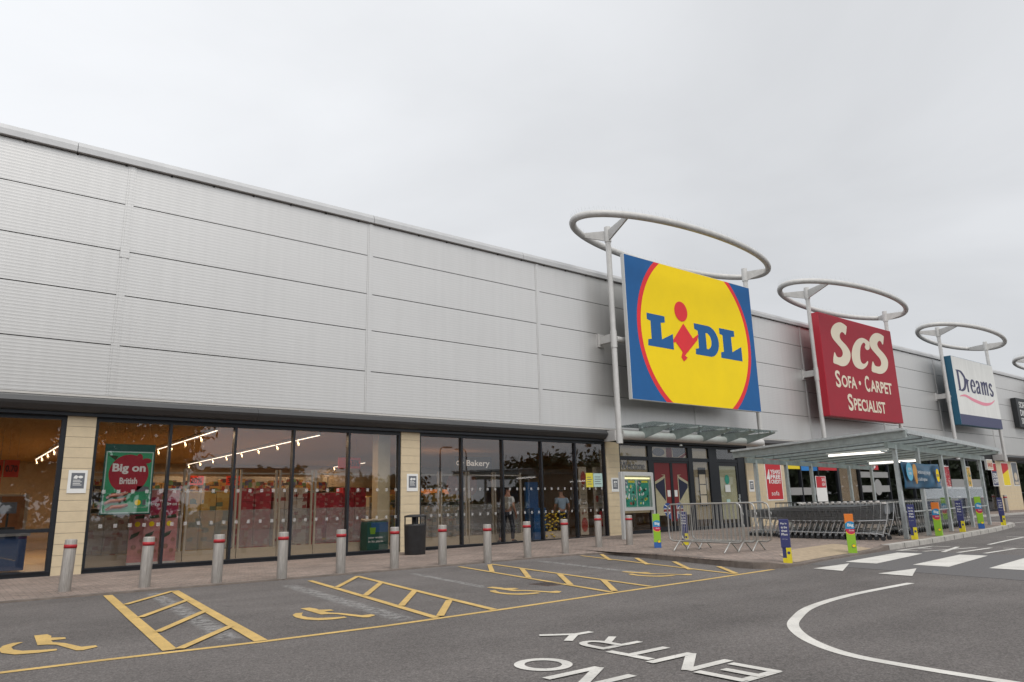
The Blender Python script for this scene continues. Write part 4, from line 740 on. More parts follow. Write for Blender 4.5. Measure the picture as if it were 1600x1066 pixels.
# ------------------------------------------------------------------ people
def skinned(name, verts, edges, radii, m, parent, sub=2):
    me = bpy.data.meshes.new(name); me.from_pydata([tuple(v) for v in verts], edges, []); o = bpy.data.objects.new(name, me); COL.objects.link(o); o.parent = parent
    sm = o.modifiers.new('skin', 'SKIN'); sm.use_smooth_shade = True; sm.branch_smoothing = .6
    for i, r_ in enumerate(radii): me.skin_vertices[0].data[i].radius = r_ if isinstance(r_, tuple) else (r_, r_)
    me.skin_vertices[0].data[0].use_root = True
    ss = o.modifiers.new('sub', 'SUBSURF'); ss.levels = sub; ss.render_levels = sub; me.materials.append(MATS[m]); return o
def person(label, loc, rz, h=1.78, top='tshirt'):
    t_ = thing('person', label, 'person', loc, rz); t_.scale = (h / 1.78,) * 3
    # walks towards -x in its own frame (front = -x)
    J = [(0, 0, .95), (-.02, 0, 1.2), (-.03, 0, 1.42), (-.05, 0, 1.52), (-.08, 0, 1.62), (-.09, 0, 1.72),
         (0, .18, 1.42), (.06, .25, 1.15), (-.06, .27, .92), (-.1, .26, .82), (0, -.18, 1.42), (-.05, -.25, 1.15), (-.2, -.27, .95), (-.26, -.26, .86),
         (-.02, .09, .9), (-.16, .1, .5), (-.14, .1, .1), (-.3, .11, .04), (.02, -.09, .9), (.1, -.1, .5), (.36, -.1, .16), (.3, -.1, .04)]
    E_ = [(0, 1), (1, 2), (2, 3), (3, 4), (4, 5), (2, 6), (6, 7), (7, 8), (8, 9), (2, 10), (10, 11), (11, 12), (12, 13), (0, 14), (14, 15), (15, 16), (16, 17), (0, 18), (18, 19), (19, 20), (20, 21)]
    R_ = [(.14, .11), (.15, .11), (.15, .11), (.055, .055), (.085, .075), (.08, .07), .06, .045, .035, .03, .06, .045, .035, .03, .085, .058, .04, .035, .085, .058, .04, .035]
    skinned('body', J, E_, R_, 'skin', t_)
    g = 1.13
    skinned('tshirt', [J[0], J[1], J[2], J[6], (.04, .23, 1.22), J[10], (-.035, -.23, 1.22)], [(0, 1), (1, 2), (2, 3), (3, 4), (2, 5), (5, 6)], [(.165, .13), (.175, .13), (.175, .13), .08, .07, .08, .07], top, t_)
    skinned('trousers', [(0, 0, .98), J[14], J[15], J[16], J[18], J[19], J[20]], [(0, 1), (1, 2), (2, 3), (0, 4), (4, 5), (5, 6)], [(.15, .12), .105, .078, .06, .105, .078, .06], 'trousers', t_)
    skinned('hair', [(-.065, 0, 1.75), (-.035, 0, 1.65)], [(0, 1)], [(.12, .115), (.105, .11)], 'hair', t_)
    f_ = MB()
    for s_ in (.03, -.03): f_.lathe([(0, .012), (.012, 0), (0, -.012)], (-.168, s_, 1.68), 8)
    f_.build('eye', 'hair', t_); MB().tube([(-.165, 0, 1.67), (-.195, 0, 1.64)], [.008, .015], 6).build('nose', 'skin', t_)
    for k in range(4):
        for sgn, hp in ((1, J[9]), (-1, J[13])): MB().tube([(hp[0] + .015 * k - .02, hp[1], hp[2]), (hp[0] + .015 * k - .03, hp[1] - .01 * sgn, hp[2] - .05), (hp[0] + .015 * k - .035, hp[1] - .025 * sgn, hp[2] - .085 + .006 * abs(k - 1.5))], [.011, .01, .008], 6).build('finger', 'skin', t_)
    for sgn, hp in ((1, J[9]), (-1, J[13])): MB().tube([(hp[0] - .02, hp[1], hp[2] + .02), (hp[0] - .055, hp[1], hp[2] - .02), (hp[0] - .06, hp[1] - .01 * sgn, hp[2] - .05)], [.012, .011, .009], 6).build('thumb', 'skin', t_)
    for p_, a in ((J[17], 0), (J[21], .5)): MB().tube([(p_[0] + .16, p_[1], .06), (p_[0] + .05, p_[1], .055), (p_[0] - .08, p_[1], .04)], [.05, .055, .04], 8).build('shoe', 'shoe', t_)
    return t_
PP = person('person in a white t-shirt and dark trousers walking inside behind the third mullion', (15.02, .68, .06), math.radians(205), 1.84)
bp_ = thing('backpack', 'beige backpack worn by the walking person', 'bag', (15.02, .68, .06), math.radians(205)); MB().box(.12, .28, -.13, .13, 1.08, 1.5).build('body', 'bag', bp_, .05); MB().box(.27, .31, -.09, .09, 1.1, 1.28).build('pocket', 'bag', bp_, .02)

person('person in a pale blue top standing behind the daffodil display', (17.75, 1.0, .06), math.radians(250), 1.76, 'sky_cloth')

# ------------------------------------------------------------------ small notices on piers
for x, z, n_ in ((2.26, 1.76, 'first cream pier beside the leftmost window'), (10.80, 1.74, 'pier behind the litter bin'), (19.3, 1.66, 'pier beside the noticeboard'), (27.8, 1.6, 'tiled pier right of the entrance')):
    w, h = (.37, .5); o = tag(MB().box(x, x + w, -.015, -.001, z, z + h).build('pier_notice', 'white'), 'small white and grey notice on the ' + n_, 'notice', 'grey notices on the piers')
    flat('panel', [rect(x + .06, z + .1, x + w - .05, z + h - .06)], FX(0, -.015, 0), 'grey_notice', o, .002); flat('icon', [[(x + .1, z + .32), (x + .17, z + .31), (x + .2, z + .36), (x + .15, z + .39), (x + .12, z + .37)], circ(x + .24, z + .35, .045, .03)], FX(0, -.018, 0), 'white', o, .002)
    b = MB(); [b.poly(rect(x + .1, z + .17 + .035 * k, x + .27 - .03 * (k % 2), z + .183 + .035 * k), FX(0, -.018, 0), .001) for k in range(4)]; b.build('print', 'white', o)

# ------------------------------------------------------------------ ring signs
def ring_sign(label, px0, px1, sx0, sx1, sz0, sz1, rc, ra, rb_, phi, th, edge, face, y_=-.7, low=3.35, front=-1.15):
    t_ = thing('ring_sign', label, 'sign', (px0, y_, 0)); zr = 11.42
    T = lambda x, y, z: (x - px0, y - y_, z)
    for x in (px0, px1):
        m_ = MB(); m_.tube([T(x, y_, low), T(x, y_, 6.9)], .105, 14); m_.tube([T(x, y_, 6.9), T(x, y_, 11.02)], .105, 14); m_.tube([T(x, y_, 6.86), T(x, y_, 7.5)], .125, 14); m_.tube([T(x, y_, low - .01), T(x, y_, low + .32)], .125, 14); m_.tube([T(x, y_, 11.0), T(x, y_, 11.6)], .13, 14); m_.build('post', 'post_paint', t_)
        m_ = MB(); m_.box(x - px0 - .07, x - px0 + .07, .05, -y_ - .02, 7.1, 7.4); m_.box(x - px0 - .16, x - px0 + .16, -y_ - .05, -y_ - .001, 7.0, 7.5); m_.build('wall_arm', 'post_paint', t_)
        m_ = MB(); m_.box(x - px0 - .16, x - px0 + .02, .06, -y_ - .02, 3.45, 3.83); m_.build('foot_arm', 'post_paint', t_)
    MB().tube([T(px0 + .1, y_, 7.2), T(px1 - .1, y_, 7.2)], .12, 12).build('cross_tube', 'post_paint', t_)
    P_ = [T(rc[0] + ra * math.cos(a) * math.cos(phi) - rb_ * math.sin(a) * math.sin(phi), rc[1] + ra * math.cos(a) * math.sin(phi) + rb_ * math.sin(a) * math.cos(phi), zr) for a in [2 * PI * i / 96 for i in range(96)]]
    MB().tube(P_, .132, 12, closed=True).build('ring', 'ring_paint', t_)
    for x, s_ in ((px0, -1), (px1, 1)):
        for ys_ in (-1, 1):
            xx = x - rc[0] + s_ * .55; xx = max(-ra * .985, min(ra * .985, xx)); yy = rc[1] + ys_ * rb_ * math.sqrt(max(0, 1 - (xx / ra) ** 2)) + xx * math.sin(phi)
            m_ = MB(); a, b = V(T(x, y_, 0)), V(T(rc[0] + xx, yy, 0)); d_ = (b - a).normalized(); n_ = V((-d_.y, d_.x, 0)) * .035
            vs = [q + k_ for k_ in (-n_, n_) for q in (V((a.x, a.y, 11.02)), V((b.x, b.y, zr - .09)), V((b.x, b.y, zr + .07)), V((a.x, a.y, 11.45)))]
            m_.add(vs, [(0, 1, 2, 3), (7, 6, 5, 4), (0, 4, 5, 1), (1, 5, 6, 2), (2, 6, 7, 3), (3, 7, 4, 0)]); m_.build('bracket', 'ring_paint', t_)
    # bird spikes along the ring
    sp_ = MB()
    for i in range(0, 96, 1):
        for dx in (-.04, .04): sp_.bar(V(P_[i]) + V((dx, 0, .14)), V(P_[i]) + V((dx * 2.2, .02, .29)), .004)
    sp_.build('bird_spikes', 'galv', t_)
    bx = MB(); bx.box(sx0 - px0, sx1 - px0, front - y_ + .006, front - y_ + th, sz0, sz1); pn = bx.build('panel', edge, t_, .01)
    MB().box(sx0 - px0 + .3, sx1 - px0 - .3, front - y_ + th + .002, -y_ * 0 - .1, 8.4, 8.5).build('mounting_rail', 'post_paint', t_)
    MB().box(sx0 - px0 + .3, sx1 - px0 - .3, front - y_ + th + .002, -y_ * 0 - .1, 6.0, 6.1).build('mounting_rail', 'post_paint', t_)
    F = (V((-px0, front - y_, 0)), V((1, 0, 0)), V((0, 0, 1)))
    flat('face', [rect(sx0 + .02, sz0 + .02, sx1 - .02, sz1 - .02)], F, face, pn, .004, -.006)
    return t_, pn, F
def clip_rect(pts, x0, y0, x1, y1):
    def cl(p, ins, it):
        o_ = []
        for i in range(len(p)):
            a, b = p[i - 1], p[i]
            if ins(b):
                if not ins(a): o_.append(it(a, b))
                o_.append(b)
            elif ins(a): o_.append(it(a, b))
        return o_
    ix = lambda X: (lambda a, b: (X, a[1] + (b[1] - a[1]) * (X - a[0]) / (b[0] - a[0]))); iy = lambda Y_: (lambda a, b: (a[0] + (b[0] - a[0]) * (Y_ - a[1]) / (b[1] - a[1]), Y_))
    for ins, it in ((lambda p: p[0] >= x0, ix(x0)), (lambda p: p[0] <= x1, ix(x1)), (lambda p: p[1] >= y0, iy(y0)), (lambda p: p[1] <= y1, iy(y1))): pts = cl(pts, ins, it)
    return pts
t1, pn, F = ring_sign('yellow disc on blue sign board under a pale steel ring above the entrance', 19.12, 28.0, 19.44, 27.54, 4.91, 10.49, (23.05, -1.0), 5.88, 1.86, .02, .17, 'sign_edge', 'logo_blue')
cx, cz = 23.58, 7.78
flat('red_ring', [clip_rect(circ(cx, cz, 3.62, 3.62, 90), 19.46, 4.93, 27.52, 10.47)], F, 'logo_red', pn, .002, -.002); flat('yellow_disc', [clip_rect(circ(cx, cz, 3.41, 3.41, 90), 19.46, 4.93, 27.52, 10.47)], F, 'logo_yellow', pn, .002, .0)
Lp = lambda a: [(a + x, z) for x, z in ((0, 8.31), (1.04, 8.31), (1.04, 8.06), (.79, 8.02), (.80, 7.36), (1.47, 7.66), (1.47, 7.03), (-.02, 7.03), (0, 7.27), (.2, 7.31), (.2, 8.02), (0, 8.06))]
Dp = [(23.36, 8.29), (24.3, 8.29)] + [(24.25 + .68 * math.cos(t), 7.64 + .65 * math.sin(t)) for t in [PI / 2 - .15 - (PI - .3) * i / 14 for i in range(15)]] + [(24.2, 7.0), (23.34, 7.0), (23.36, 7.23), (23.57, 7.27), (23.58, 8.0), (23.36, 8.05)]
for p_ in (Lp(20.52), Dp, Lp(25.03)): flat('letter', [p_], F, 'logo_blue', pn, .003, .003)
flat('letter_hole', [[(24.08, 7.97), (24.2, 7.96)] + [(24.18 + .24 * math.cos(t), 7.63 + .31 * math.sin(t)) for t in [1.2 - 2.4 * i / 8 for i in range(9)]] + [(24.2, 7.3), (24.08, 7.29)]], F, 'logo_yellow', pn, .002, .007)
flat('red_letter', [circ(22.59, 8.66, .40, .41, 36), [(22.68, 8.18), (23.22, 7.63), (23.6, 7.86), (23.5, 7.6), (22.74, 6.96), (22.64, 6.87), (22.78, 6.79), (22.54, 6.62), (22.40, 6.78), (22.5, 7.0), (22.12, 7.36), (21.97, 7.3), (22.0, 7.44)]], F, 'logo_red', pn, .003, .011)
# glass canopy on fins below it
MB().tube([(.1, -.0, 3.66), (8.86, 0, 3.66)], .165, 16).build('canopy_tube', 'post_paint', t1)
gc = thing('glass_canopy', 'glass canopy on grey steel fins above the entrance doors', 'canopy', (19.12, -.7, 3.8))
for x in (1.2, 2.95, 4.65, 6.2, 7.6):
    m_ = MB(); m_.add([(x + dx, y, z) for dx in (-.012, .012) for y, z in ((.12, -.2), (-.12, -.25), (-1.5, .08), (-1.5, .13), (.12, .13))], [(0, 1, 2, 3, 4), (9, 8, 7, 6, 5), (0, 5, 6, 1), (1, 6, 7, 2), (2, 7, 8, 3), (3, 8, 9, 4), (4, 9, 5, 0)]); m_.build('fin', 'galv_roof', gc)
for a, b in ((.02, 2.2), (2.22, 4.0), (4.02, 5.7), (5.72, 7.62)): MB().box(a, b, -1.62, .2, .15, .168).build('glass_sheet', 'roof_glass', gc)
m_ = MB()
for x in (1.2, 2.95, 4.65, 6.2, 7.6):
    for y in (-1.3, 0): m_.box(x - .05, x + .05, y - .05, y + .05, .13, .2)
m_.build('clamp', 'galv', gc)

def ustroke(mb, pts, w, F, mi=0, d=.004):
    strip_mesh(mb, pts, w, F, .0, d, mi)
t2, pn, F = ring_sign('red sofa and carpet shop sign board under the middle steel ring', 33.3, 41.6, 33.28, 40.95, 5.1, 10.25, (36.95, -.86), 5.68, 1.88, .015, .42, 'scs_edge', 'scs_red')
lt = MB()
SC = [[(36.03, 9.83), (35.63, 9.95), (35.23, 9.94), (34.8, 9.79), (34.47, 9.56), (34.32, 9.31), (34.41, 9.03), (34.77, 8.79), (35.15, 8.56), (35.26, 8.34), (35.11, 8.15), (34.82, 8.07), (34.59, 8.11), (34.49, 8.27), (34.39, 8.25), (34.19, 7.76), (34.56, 7.69), (35.0, 7.64), (35.46, 7.73), (35.81, 7.95), (36.01, 8.24), (36.01, 8.52), (35.73, 8.78), (35.29, 9.0), (35.16, 9.17), (35.24, 9.35), (35.44, 9.46), (35.61, 9.44), (35.7, 9.38), (35.83, 9.39)],
      [(38.28, 9.27), (37.89, 9.39), (37.42, 9.4), (36.92, 9.22), (36.46, 8.87), (36.18, 8.43), (36.16, 8.06), (36.35, 7.79), (36.72, 7.68), (37.15, 7.7), (37.57, 7.88), (37.81, 8.09), (37.79, 8.2), (37.48, 8.03), (37.19, 8.0), (37.03, 8.15), (37.05, 8.47), (37.22, 8.87), (37.48, 9.11), (37.68, 9.17), (37.8, 9.08), (37.69, 8.92), (37.88, 8.8), (38.19, 8.91)],
      [(40.06, 9.81), (39.69, 9.9), (39.23, 9.9), (38.76, 9.75), (38.39, 9.48), (38.28, 9.23), (38.38, 8.95), (38.81, 8.7), (39.21, 8.47), (39.3, 8.24), (39.15, 8.06), (38.84, 8.0), (38.54, 8.04), (38.43, 8.2), (38.3, 8.19), (38.1, 7.7), (38.54, 7.63), (39.02, 7.62), (39.51, 7.74), (39.92, 7.99), (40.11, 8.3), (40.07, 8.56), (39.75, 8.82), (39.3, 9.04), (39.15, 9.22), (39.24, 9.39), (39.47, 9.49), (39.65, 9.45), (39.72, 9.35), (39.85, 9.36)]]
for p_ in SC:
    q = spline([(x_, z_ + .03) for x_, z_ in p_ + [p_[0]]], 3)[:-1]; lt.poly(q, F, .003, .002)
for big, small, x, w1, w2, z in (('S', 'OFA', 34.2, .5, 1.5, 6.55), ('C', 'ARPET', 37.15, .5, 2.4, 6.55), ('S', 'PECIALIST', 35.15, .5, 3.35, 5.45)):
    text(lt, big, F, x, z, w=w1, h=.86, bold=.02, d=.004); text(lt, small, F, x + w1 + .08, z + .05, w=w2, h=.62, bold=.025, d=.004)
lt.poly(circ(36.62, 6.95, .11), F, .003, .002); lt.build('lettering', 'scs_cream', pn)
t3, pn, F = ring_sign('white and navy bed shop sign with pink swoosh under the farthest full ring', 48.65, 56.4, 48.8, 55.55, 5.43, 9.74, (52.5, -.72), 5.8, 1.82, .045, .42, 'dream_teal', 'dream_white')
flat('navy_band', [rect(48.82, 5.45, 55.53, 6.09)], F, 'dream_navy', pn, .002, -.002)
sw = MB(); q = spline([(49.2, 7.2), (50.1, 7.3), (51.3, 7.1), (52.9, 6.95), (54.1, 7.05), (54.95, 7.33)], 6); strip_mesh(sw, q, [.03 + .19 * math.sin(PI * i / (len(q) - 1)) for i in range(len(q))], F, 0, .003); sw.build('swoosh', 'pink', pn)
lt = MB(); NIB = lambda s_: (lambda dx, dy, t: s_ * (.07 + .2 * abs(dy)))
PK = [0]
def pen(pts, s_=1., sm=True):
    PK[0] += 1; pts = [(x_, b0 + (z_ - b0) * (HX if z_ < 8.35 and PK[0] > 2 else 1.0)) for x_, z_ in pts]
    strip_mesh(lt, spline(pts, 6) if sm else pts, NIB(s_), F, 0, .004 + .0004 * PK[0])
def ser(x, z, w=.26): lt.poly(rect(x - w / 2, z - .03, x + w / 2, z + .03), F, .002, .002)
xh = 8.4; b0 = 7.6; HX = 1.18
pen([(49.45, b0), (49.45, 8.86)], 1.1, False); ser(49.42, 8.86, .4); ser(49.42, b0, .4); pen([(49.45, 8.86), (49.95, 8.8), (50.38, 8.5), (50.42, 8.15), (50.2, 7.8), (49.8, 7.62), (49.45, 7.6)], 1.2)
x = 50.72; pen([(x, b0), (x, xh)], .9, False); ser(x, b0); ser(x - .06, xh, .2); pen([(x, 8.0), (x + .15, 8.2), (x + .34, 8.22)], .9)
x = 51.3; pen([(x + .05, 7.98), (x + .55, 7.98), (x + .5, 8.2), (x + .3, 8.28), (x + .07, 8.12), (x, 7.9), (x + .1, 7.68), (x + .35, 7.6), (x + .58, 7.72)], .95)
x = 52.15; pen([(x + .05, 8.15), (x + .2, 8.27), (x + .42, 8.2), (x + .46, 8.0), (x + .46, 7.68), (x + .6, 7.62)], .95); pen([(x + .46, 7.98), (x + .15, 7.9), (x, 7.74), (x + .15, 7.61), (x + .46, 7.76)], .9)
for k in range(3): pen([(53.1 + k * .42, b0), (53.1 + k * .42, xh - .06 * (k > 0))], .9, False); ser(53.1 + k * .42, b0, .24)
ser(53.04, xh, .2); pen([(53.1, 8.05), (53.3, 8.24), (53.48, 8.2), (53.52, 8.1)], .9); pen([(53.52, 8.05), (53.72, 8.24), (53.9, 8.2), (53.94, 8.1)], .9)
x = 54.32; pen([(x + .5, 8.15), (x + .28, 8.28), (x + .06, 8.12), (x + .28, 7.94), (x + .52, 7.78), (x + .3, 7.6), (x + .02, 7.72)], .95); lt.build('lettering', 'ink_navy', pn)
t4, pn, F = ring_sign('dark sign board under the last ring at the right edge of the photo', 66.2, 74, 66.6, 73, 5.5, 9.6, (70.2, -.6), 5.8, 1.85, .02, .42, 'black_box', 'black_box')
ws = tag(MB().box(61.6, 65.8, -.36, -.02, 5.95, 8.1).build('wall_sign', 'black_box'), 'black wall sign with white capitals right of the bed shop sign', 'sign')
lt = MB(); [text(lt, s_, FX(0, -.36, 0), 62.1, z_ - .1, h=.45, bold=.01, d=.004) for s_, z_ in (('SOFAS', 7.5), ('DINING', 6.9), ('SOFAS', 6.3))]; lt.build('lettering', 'white', ws)

# ------------------------------------------------------------------ bollards
def bollard_mesh():
    t_ = thing('bollard', 'x', 'bollard', group='steel bollards with red bands')
    MB().lathe([(.094, 0), (.094, .835), (.086, .85), (.0, .853)], n=20).build('post', 'steel_bollard', t_); MB().lathe([(.0945, .705), (.099, .705), (.099, .765), (.0945, .765)], n=20).build('band', 'red_band', t_); return t_
B0 = bollard_mesh()
BL = [(1.90, -4.05, 2.0, 'at the first cream pier'), (3.05, -4.43, 1.6, 'in front of the pink banners'), (4.18, -4.71, .9, 'before the second mullion of the poster bay'), (5.31, -4.9, .6, 'before the red and white cartons'), (6.52, -4.85, .2, 'before the dark red cartons'), (7.81, -4.70, 0, 'left of the black litter bin'), (8.99, -4.74, -.2, 'right of the black litter bin'), (10.07, -4.95, .3, 'below the bakery sign'), (11.42, -4.74, .2, 'in front of the walking person'), (12.83, -4.54, .3, 'before the blue display stand'), (14.35, -4.22, .5, 'before the cream fruit banners'), (15.37, -4.40, .9, 'beside the left leg of the noticeboard')]
for i, (x, y, ln, n_) in enumerate(BL):
    o = B0 if i == 0 else dup(B0); o.location = (x, y, gz(x, y) - .004); o.rotation_euler = (0, math.radians(ln), random.uniform(0, 6)); o.rotation_euler = (math.radians(random.uniform(-.7, .7)), math.radians(ln) * .8 + math.radians(random.uniform(-.4, .4)), random.uniform(-.3, .3)); o['label'] = 'steel bollard with red band ' + n_
    if i > 10: o.scale = (1, 1, .95)
for x, n_ in ((57.0, 'farthest left by the far tiled pier'), (60.0, 'second by the far tiled pier'), (63.4, 'third by the far tiled pier'), (66.6, 'at the right photo edge')):
    dup(B0, (x, -1.4, .1), label='distant steel bollard ' + n_, scale=(1.15, 1.15, 1.3))
for x, n_ in ((46, 'seen through the shelter glass'), (49.5, 'behind the last shelter post'), (53, 'before the dark far shop door')): dup(B0, (x, -1.4, .1), label='distant steel bollard ' + n_, scale=(1.15, 1.15, 1.25))
# ------------------------------------------------------------------ litter bin
lb = thing('litter_bin', 'black round litter bin with open hood against the second pier', 'bin', (10.37, -1.22, .03))
MB().lathe([(0, .0), (.27, 0), (.28, .03), (.295, .74), (.30, .76), (.30, .80), (.28, .80), (.27, .5), (0, .5)], n=32).build('body', 'bin_black', lb)
m_ = MB()
for k in range(4):
    a = PI / 4 + k * PI / 2 + .4; c_, s_ = math.cos(a) * .275, math.sin(a) * .275; m_.tube([(c_, s_, .78), (c_, s_, 1.0)], .018, 8)
m_.build('hood_leg', 'bin_black', lb); MB().lathe([(.0, 1.06), (.15, 1.055), (.28, 1.03), (.30, 1.01), (.30, .985), (0, .985)], n=32).build('hood', 'bin_black', lb); MB().lathe([(.09, .7), (.09, .985), (0, .985)], n=16).build('stub_post', 'bin_black', lb)
# ------------------------------------------------------------------ notice board
nb = thing('notice_board', 'grey steel noticeboard of green leaflets in front of the entrance', 'noticeboard', (17.46, -2.22, .12), math.atan2(.22, 1.73)); w = 1.75
for x in (0, w): MB().box(x - .05, x + .05, -.05, .05, 0, 2.12).build('leg', 'board_frame', nb)
b = MB(); b.box(.05, w - .05, -.07, .06, .88, .98); b.box(.05, w - .05, -.07, .06, 2.0, 2.13); b.box(.05, .12, -.07, .06, .98, 2.0); b.box(w - .12, w - .05, -.07, .06, .98, 2.0); b.box(.12, w - .12, .02, .05, .98, 2.0); b.build('case', 'board_frame', nb)
F9 = FX(0, .018, 0)
for k in range(2):
    a = .16 + k * .75; sh = flat('leaflet', [rect(a, 1.0, a + .68, 1.86)], F9, 'teal_poster', nb, .002); flat('badge', [circ(a + .13, 1.77, .09)], F9, 'dream_navy', sh, .001, .003); flat('heading', [rect(a + .26, 1.78, a + .62, 1.85)], F9, 'lemon', sh, .001, .003); b = MB(); text(b, 'Big', F9, a + .07, 1.74, w=.12, h=.07, d=.005); b.build('lettering', 'white', sh)
    for m2, n in (('white', 7), ('dark_leaf', 6), ('fruit', 3), ('lemon', 3)): flat('product_print', [circ(a + random.uniform(.08, .6), random.uniform(1.08, 1.66), random.uniform(.025, .055), random.uniform(.03, .06), 8) for _ in range(n)], F9, m2, sh, .001, .003 + .0005 * n)
MB().box(.15, w - .15, -.03, .015, 1.9, 1.95).build('case_light', 'case_lit', nb); MB().box(.13, w - .13, -.066, -.06, .98, 2.0).build('pane', 'clear_glass', nb)
# ------------------------------------------------------------------ crowd barriers
def barrier():
    t_ = thing('crowd_barrier', 'x', 'barrier', group='galvanised crowd barriers'); L_ = 2.25
    q = [(0.0, 0, .33), (0, 0, .95), (.03, 0, 1.03), (.12, 0, 1.07), (L_ - .12, 0, 1.07), (L_ - .03, 0, 1.03), (L_, 0, .95), (L_, 0, .33), (L_ - .03, 0, .25), (L_ - .12, 0, .21), (.12, 0, .21), (.03, 0, .25)]
    MB().tube(q, .019, 8, closed=True).build('frame', 'barrier_steel', t_)
    b = MB(); [b.tube([(.11 + k * (L_ - .22) / 17, 0, .21), (.11 + k * (L_ - .22) / 17, 0, 1.07)], .007, 6) for k in range(18)]; b.build('bars', 'barrier_steel', t_)
    for x in (.36, L_ - .36): b = MB(); b.tube([(x, -.24, 0), (x, -.03, .21), (x, .03, .21), (x, .24, 0)], .016, 8); b.build('foot', 'barrier_steel', t_)
    b = MB(); b.tube([(L_, 0, .6), (L_ + .05, 0, .6), (L_ + .05, 0, .55)], .01, 6); b.tube([(L_, 0, .85), (L_ + .05, 0, .85), (L_ + .05, 0, .8)], .01, 6); b.build('hook', 'barrier_steel', t_); return t_
b1 = barrier()
def bput(o, a, b, l):
    d_ = V((b[0] - a[0], b[1] - a[1], 0)); c = V(((a[0] + b[0]) / 2, (a[1] + b[1]) / 2, 0)); d_.normalize(); p = c - d_ * 1.125; o.location = (p.x, p.y, .115); o.rotation_euler = (0, 0, math.atan2(d_.y, d_.x)); o['label'] = l
bput(b1, (14.2, -7.1), (14.05, -8.72), 'nearest steel crowd barrier on the pavement before the entrance'); bput(dup(b1), (14.62, -7.2), (14.5, -8.7), 'middle steel crowd barrier half hidden by the nearest one'); bput(dup(b1), (14.9, -7.35), (14.85, -8.8), 'rear steel crowd barrier, reaching closest to the trolleys')
# ------------------------------------------------------------------ promotional bollard sleeves
def navy():
    t_ = thing('promo_sleeve', 'x', 'bollard sleeve', group='navy promotional bollard sleeves'); c = .085
    MB().box(-c, c, -c, c, .3, .86).build('sleeve', 'promo_navy', t_, .004); MB().box(-.07, .07, .002, .07, .1, .3).build('core', 'promo_navy', t_); MB().box(-.085, .07, -.085, 0, 0, .3).build('yellow_flap', 'promo_yellow', t_); MB().box(-.075, .07, .001, .075, 0, .1).build('yellow_foot', 'promo_yellow', t_)
    fr = (V((-c, c, 0)), V((0, -1, 0)), V((0, 0, 1)))
    b = MB(); [text(b, s_, fr, .03, z_, w=.11, h=.045, bold=.02) for s_, z_ in (('Pay in', .75), ('to the', .68), ('that', .61), ('Plus', .54))]; text(b, 'scan the app', fr, .03, .46, w=.1, h=.016); b.build('lettering', 'white', t_)
    flat('badge', [circ(.128, .2, .028)], fr, 'promo_navy', t_, .001, .001); return t_
def lime(top='promo_orange', foot='promo_lime'):
    t_ = thing('promo_sleeve', 'x', 'bollard sleeve', group='lime promotional bollard sleeves'); c = .09
    MB().box(-c, c, -c, c, .14, .66).build('sleeve', 'promo_lime', t_, .003); MB().box(-c, c, -c, c, .66, .86).build('top', top, t_, .003); MB().box(-c, c, -c, c, 0, .14).build('foot', foot, t_, .003)
    fr = (V((-c, c, 0)), V((0, -1, 0)), V((0, 0, 1)))
    cl = lambda p: clip_rect(p, 0, 0, .18, .86)
    flat('badge_rim', [cl(circ(.105, .55, .14, .15))], fr, 'sign_yellow', t_, .001, .001); flat('badge_red', [cl(circ(.105, .545, .118, .13))], fr, 'promo_red', t_, .001, .002); flat('badge_blue', [cl([(p[0], max(p[1], .53)) for p in circ(.105, .58, .122, .12)])], fr, 'promo_cyan', t_, .001, .003)
    b = MB(); text(b, 'Big', fr, .045, .565, w=.125, h=.085, bold=.03, d=.005); text(b, 'deals', fr, .065, .48, w=.1, h=.035, d=.005); b.build('lettering', 'white', t_)
    flat('small_badge', [circ(.125, .16, .035)], fr, 'logo_yellow', t_, .001, .004)
    b = MB(); strip_mesh(b, [(.125 + .036 * math.cos(a), .16 + .036 * math.sin(a)) for a in [PI * .3 + PI * 1.4 * i / 10 for i in range(11)]], .01, fr, 0, .006); b.build('small_badge_rim', 'promo_navy', t_)
    return t_
n0 = navy(); l0 = lime(); l1 = lime('promo_lime', 'promo_blue')
RZ = math.radians(8)
for i, (x, y, s_, l) in enumerate(((13.09, -10.62, .95, 'navy and yellow bollard sleeve on the kerb corner, nearest the road'), (20.6, -9.75, 1.05, 'navy and yellow bollard sleeve under the blue banner'), (25.27, -9.17, 1.1, 'navy and yellow bollard sleeve in front of the fourth shelter post'), (30.8, -8.47, 1.15, 'navy and yellow bollard sleeve beyond the last shelter post'), (15.99, -5.84, 1.0, 'navy and yellow bollard sleeve behind the crowd barriers'))):
    o = n0 if i == 0 else dup(n0); o.location = (x, y, gz(x, y)); o.rotation_euler = (0, 0, math.atan2(y + 18.76, x) + random.uniform(-.12, .05)); o.scale = (1, 1, s_); o['label'] = l
for i, (src, x, y, s_, l) in enumerate(((l0, 16.22, -10.3, .98, 'lime bollard sleeve with orange top between buff paving and concrete kerb'), (l0, 22.68, -9.53, 1.08, 'lime bollard sleeve with orange top right of the blue banner'), (l1, 14.76, -5.94, .98, 'lime bollard sleeve with blue foot by the noticeboard'), (l1, 27.81, -8.81, 1.22, 'lime bollard sleeve with blue foot before the last shelter post'))):
    o = src if l in ('',) or i in (0, 2) else dup(src); o.location = (x, y, gz(x, y)); o.rotation_euler = (0, 0, math.atan2(y + 18.76, x) + random.uniform(-.15, .05)); o.scale = (1, 1, s_); o['label'] = l
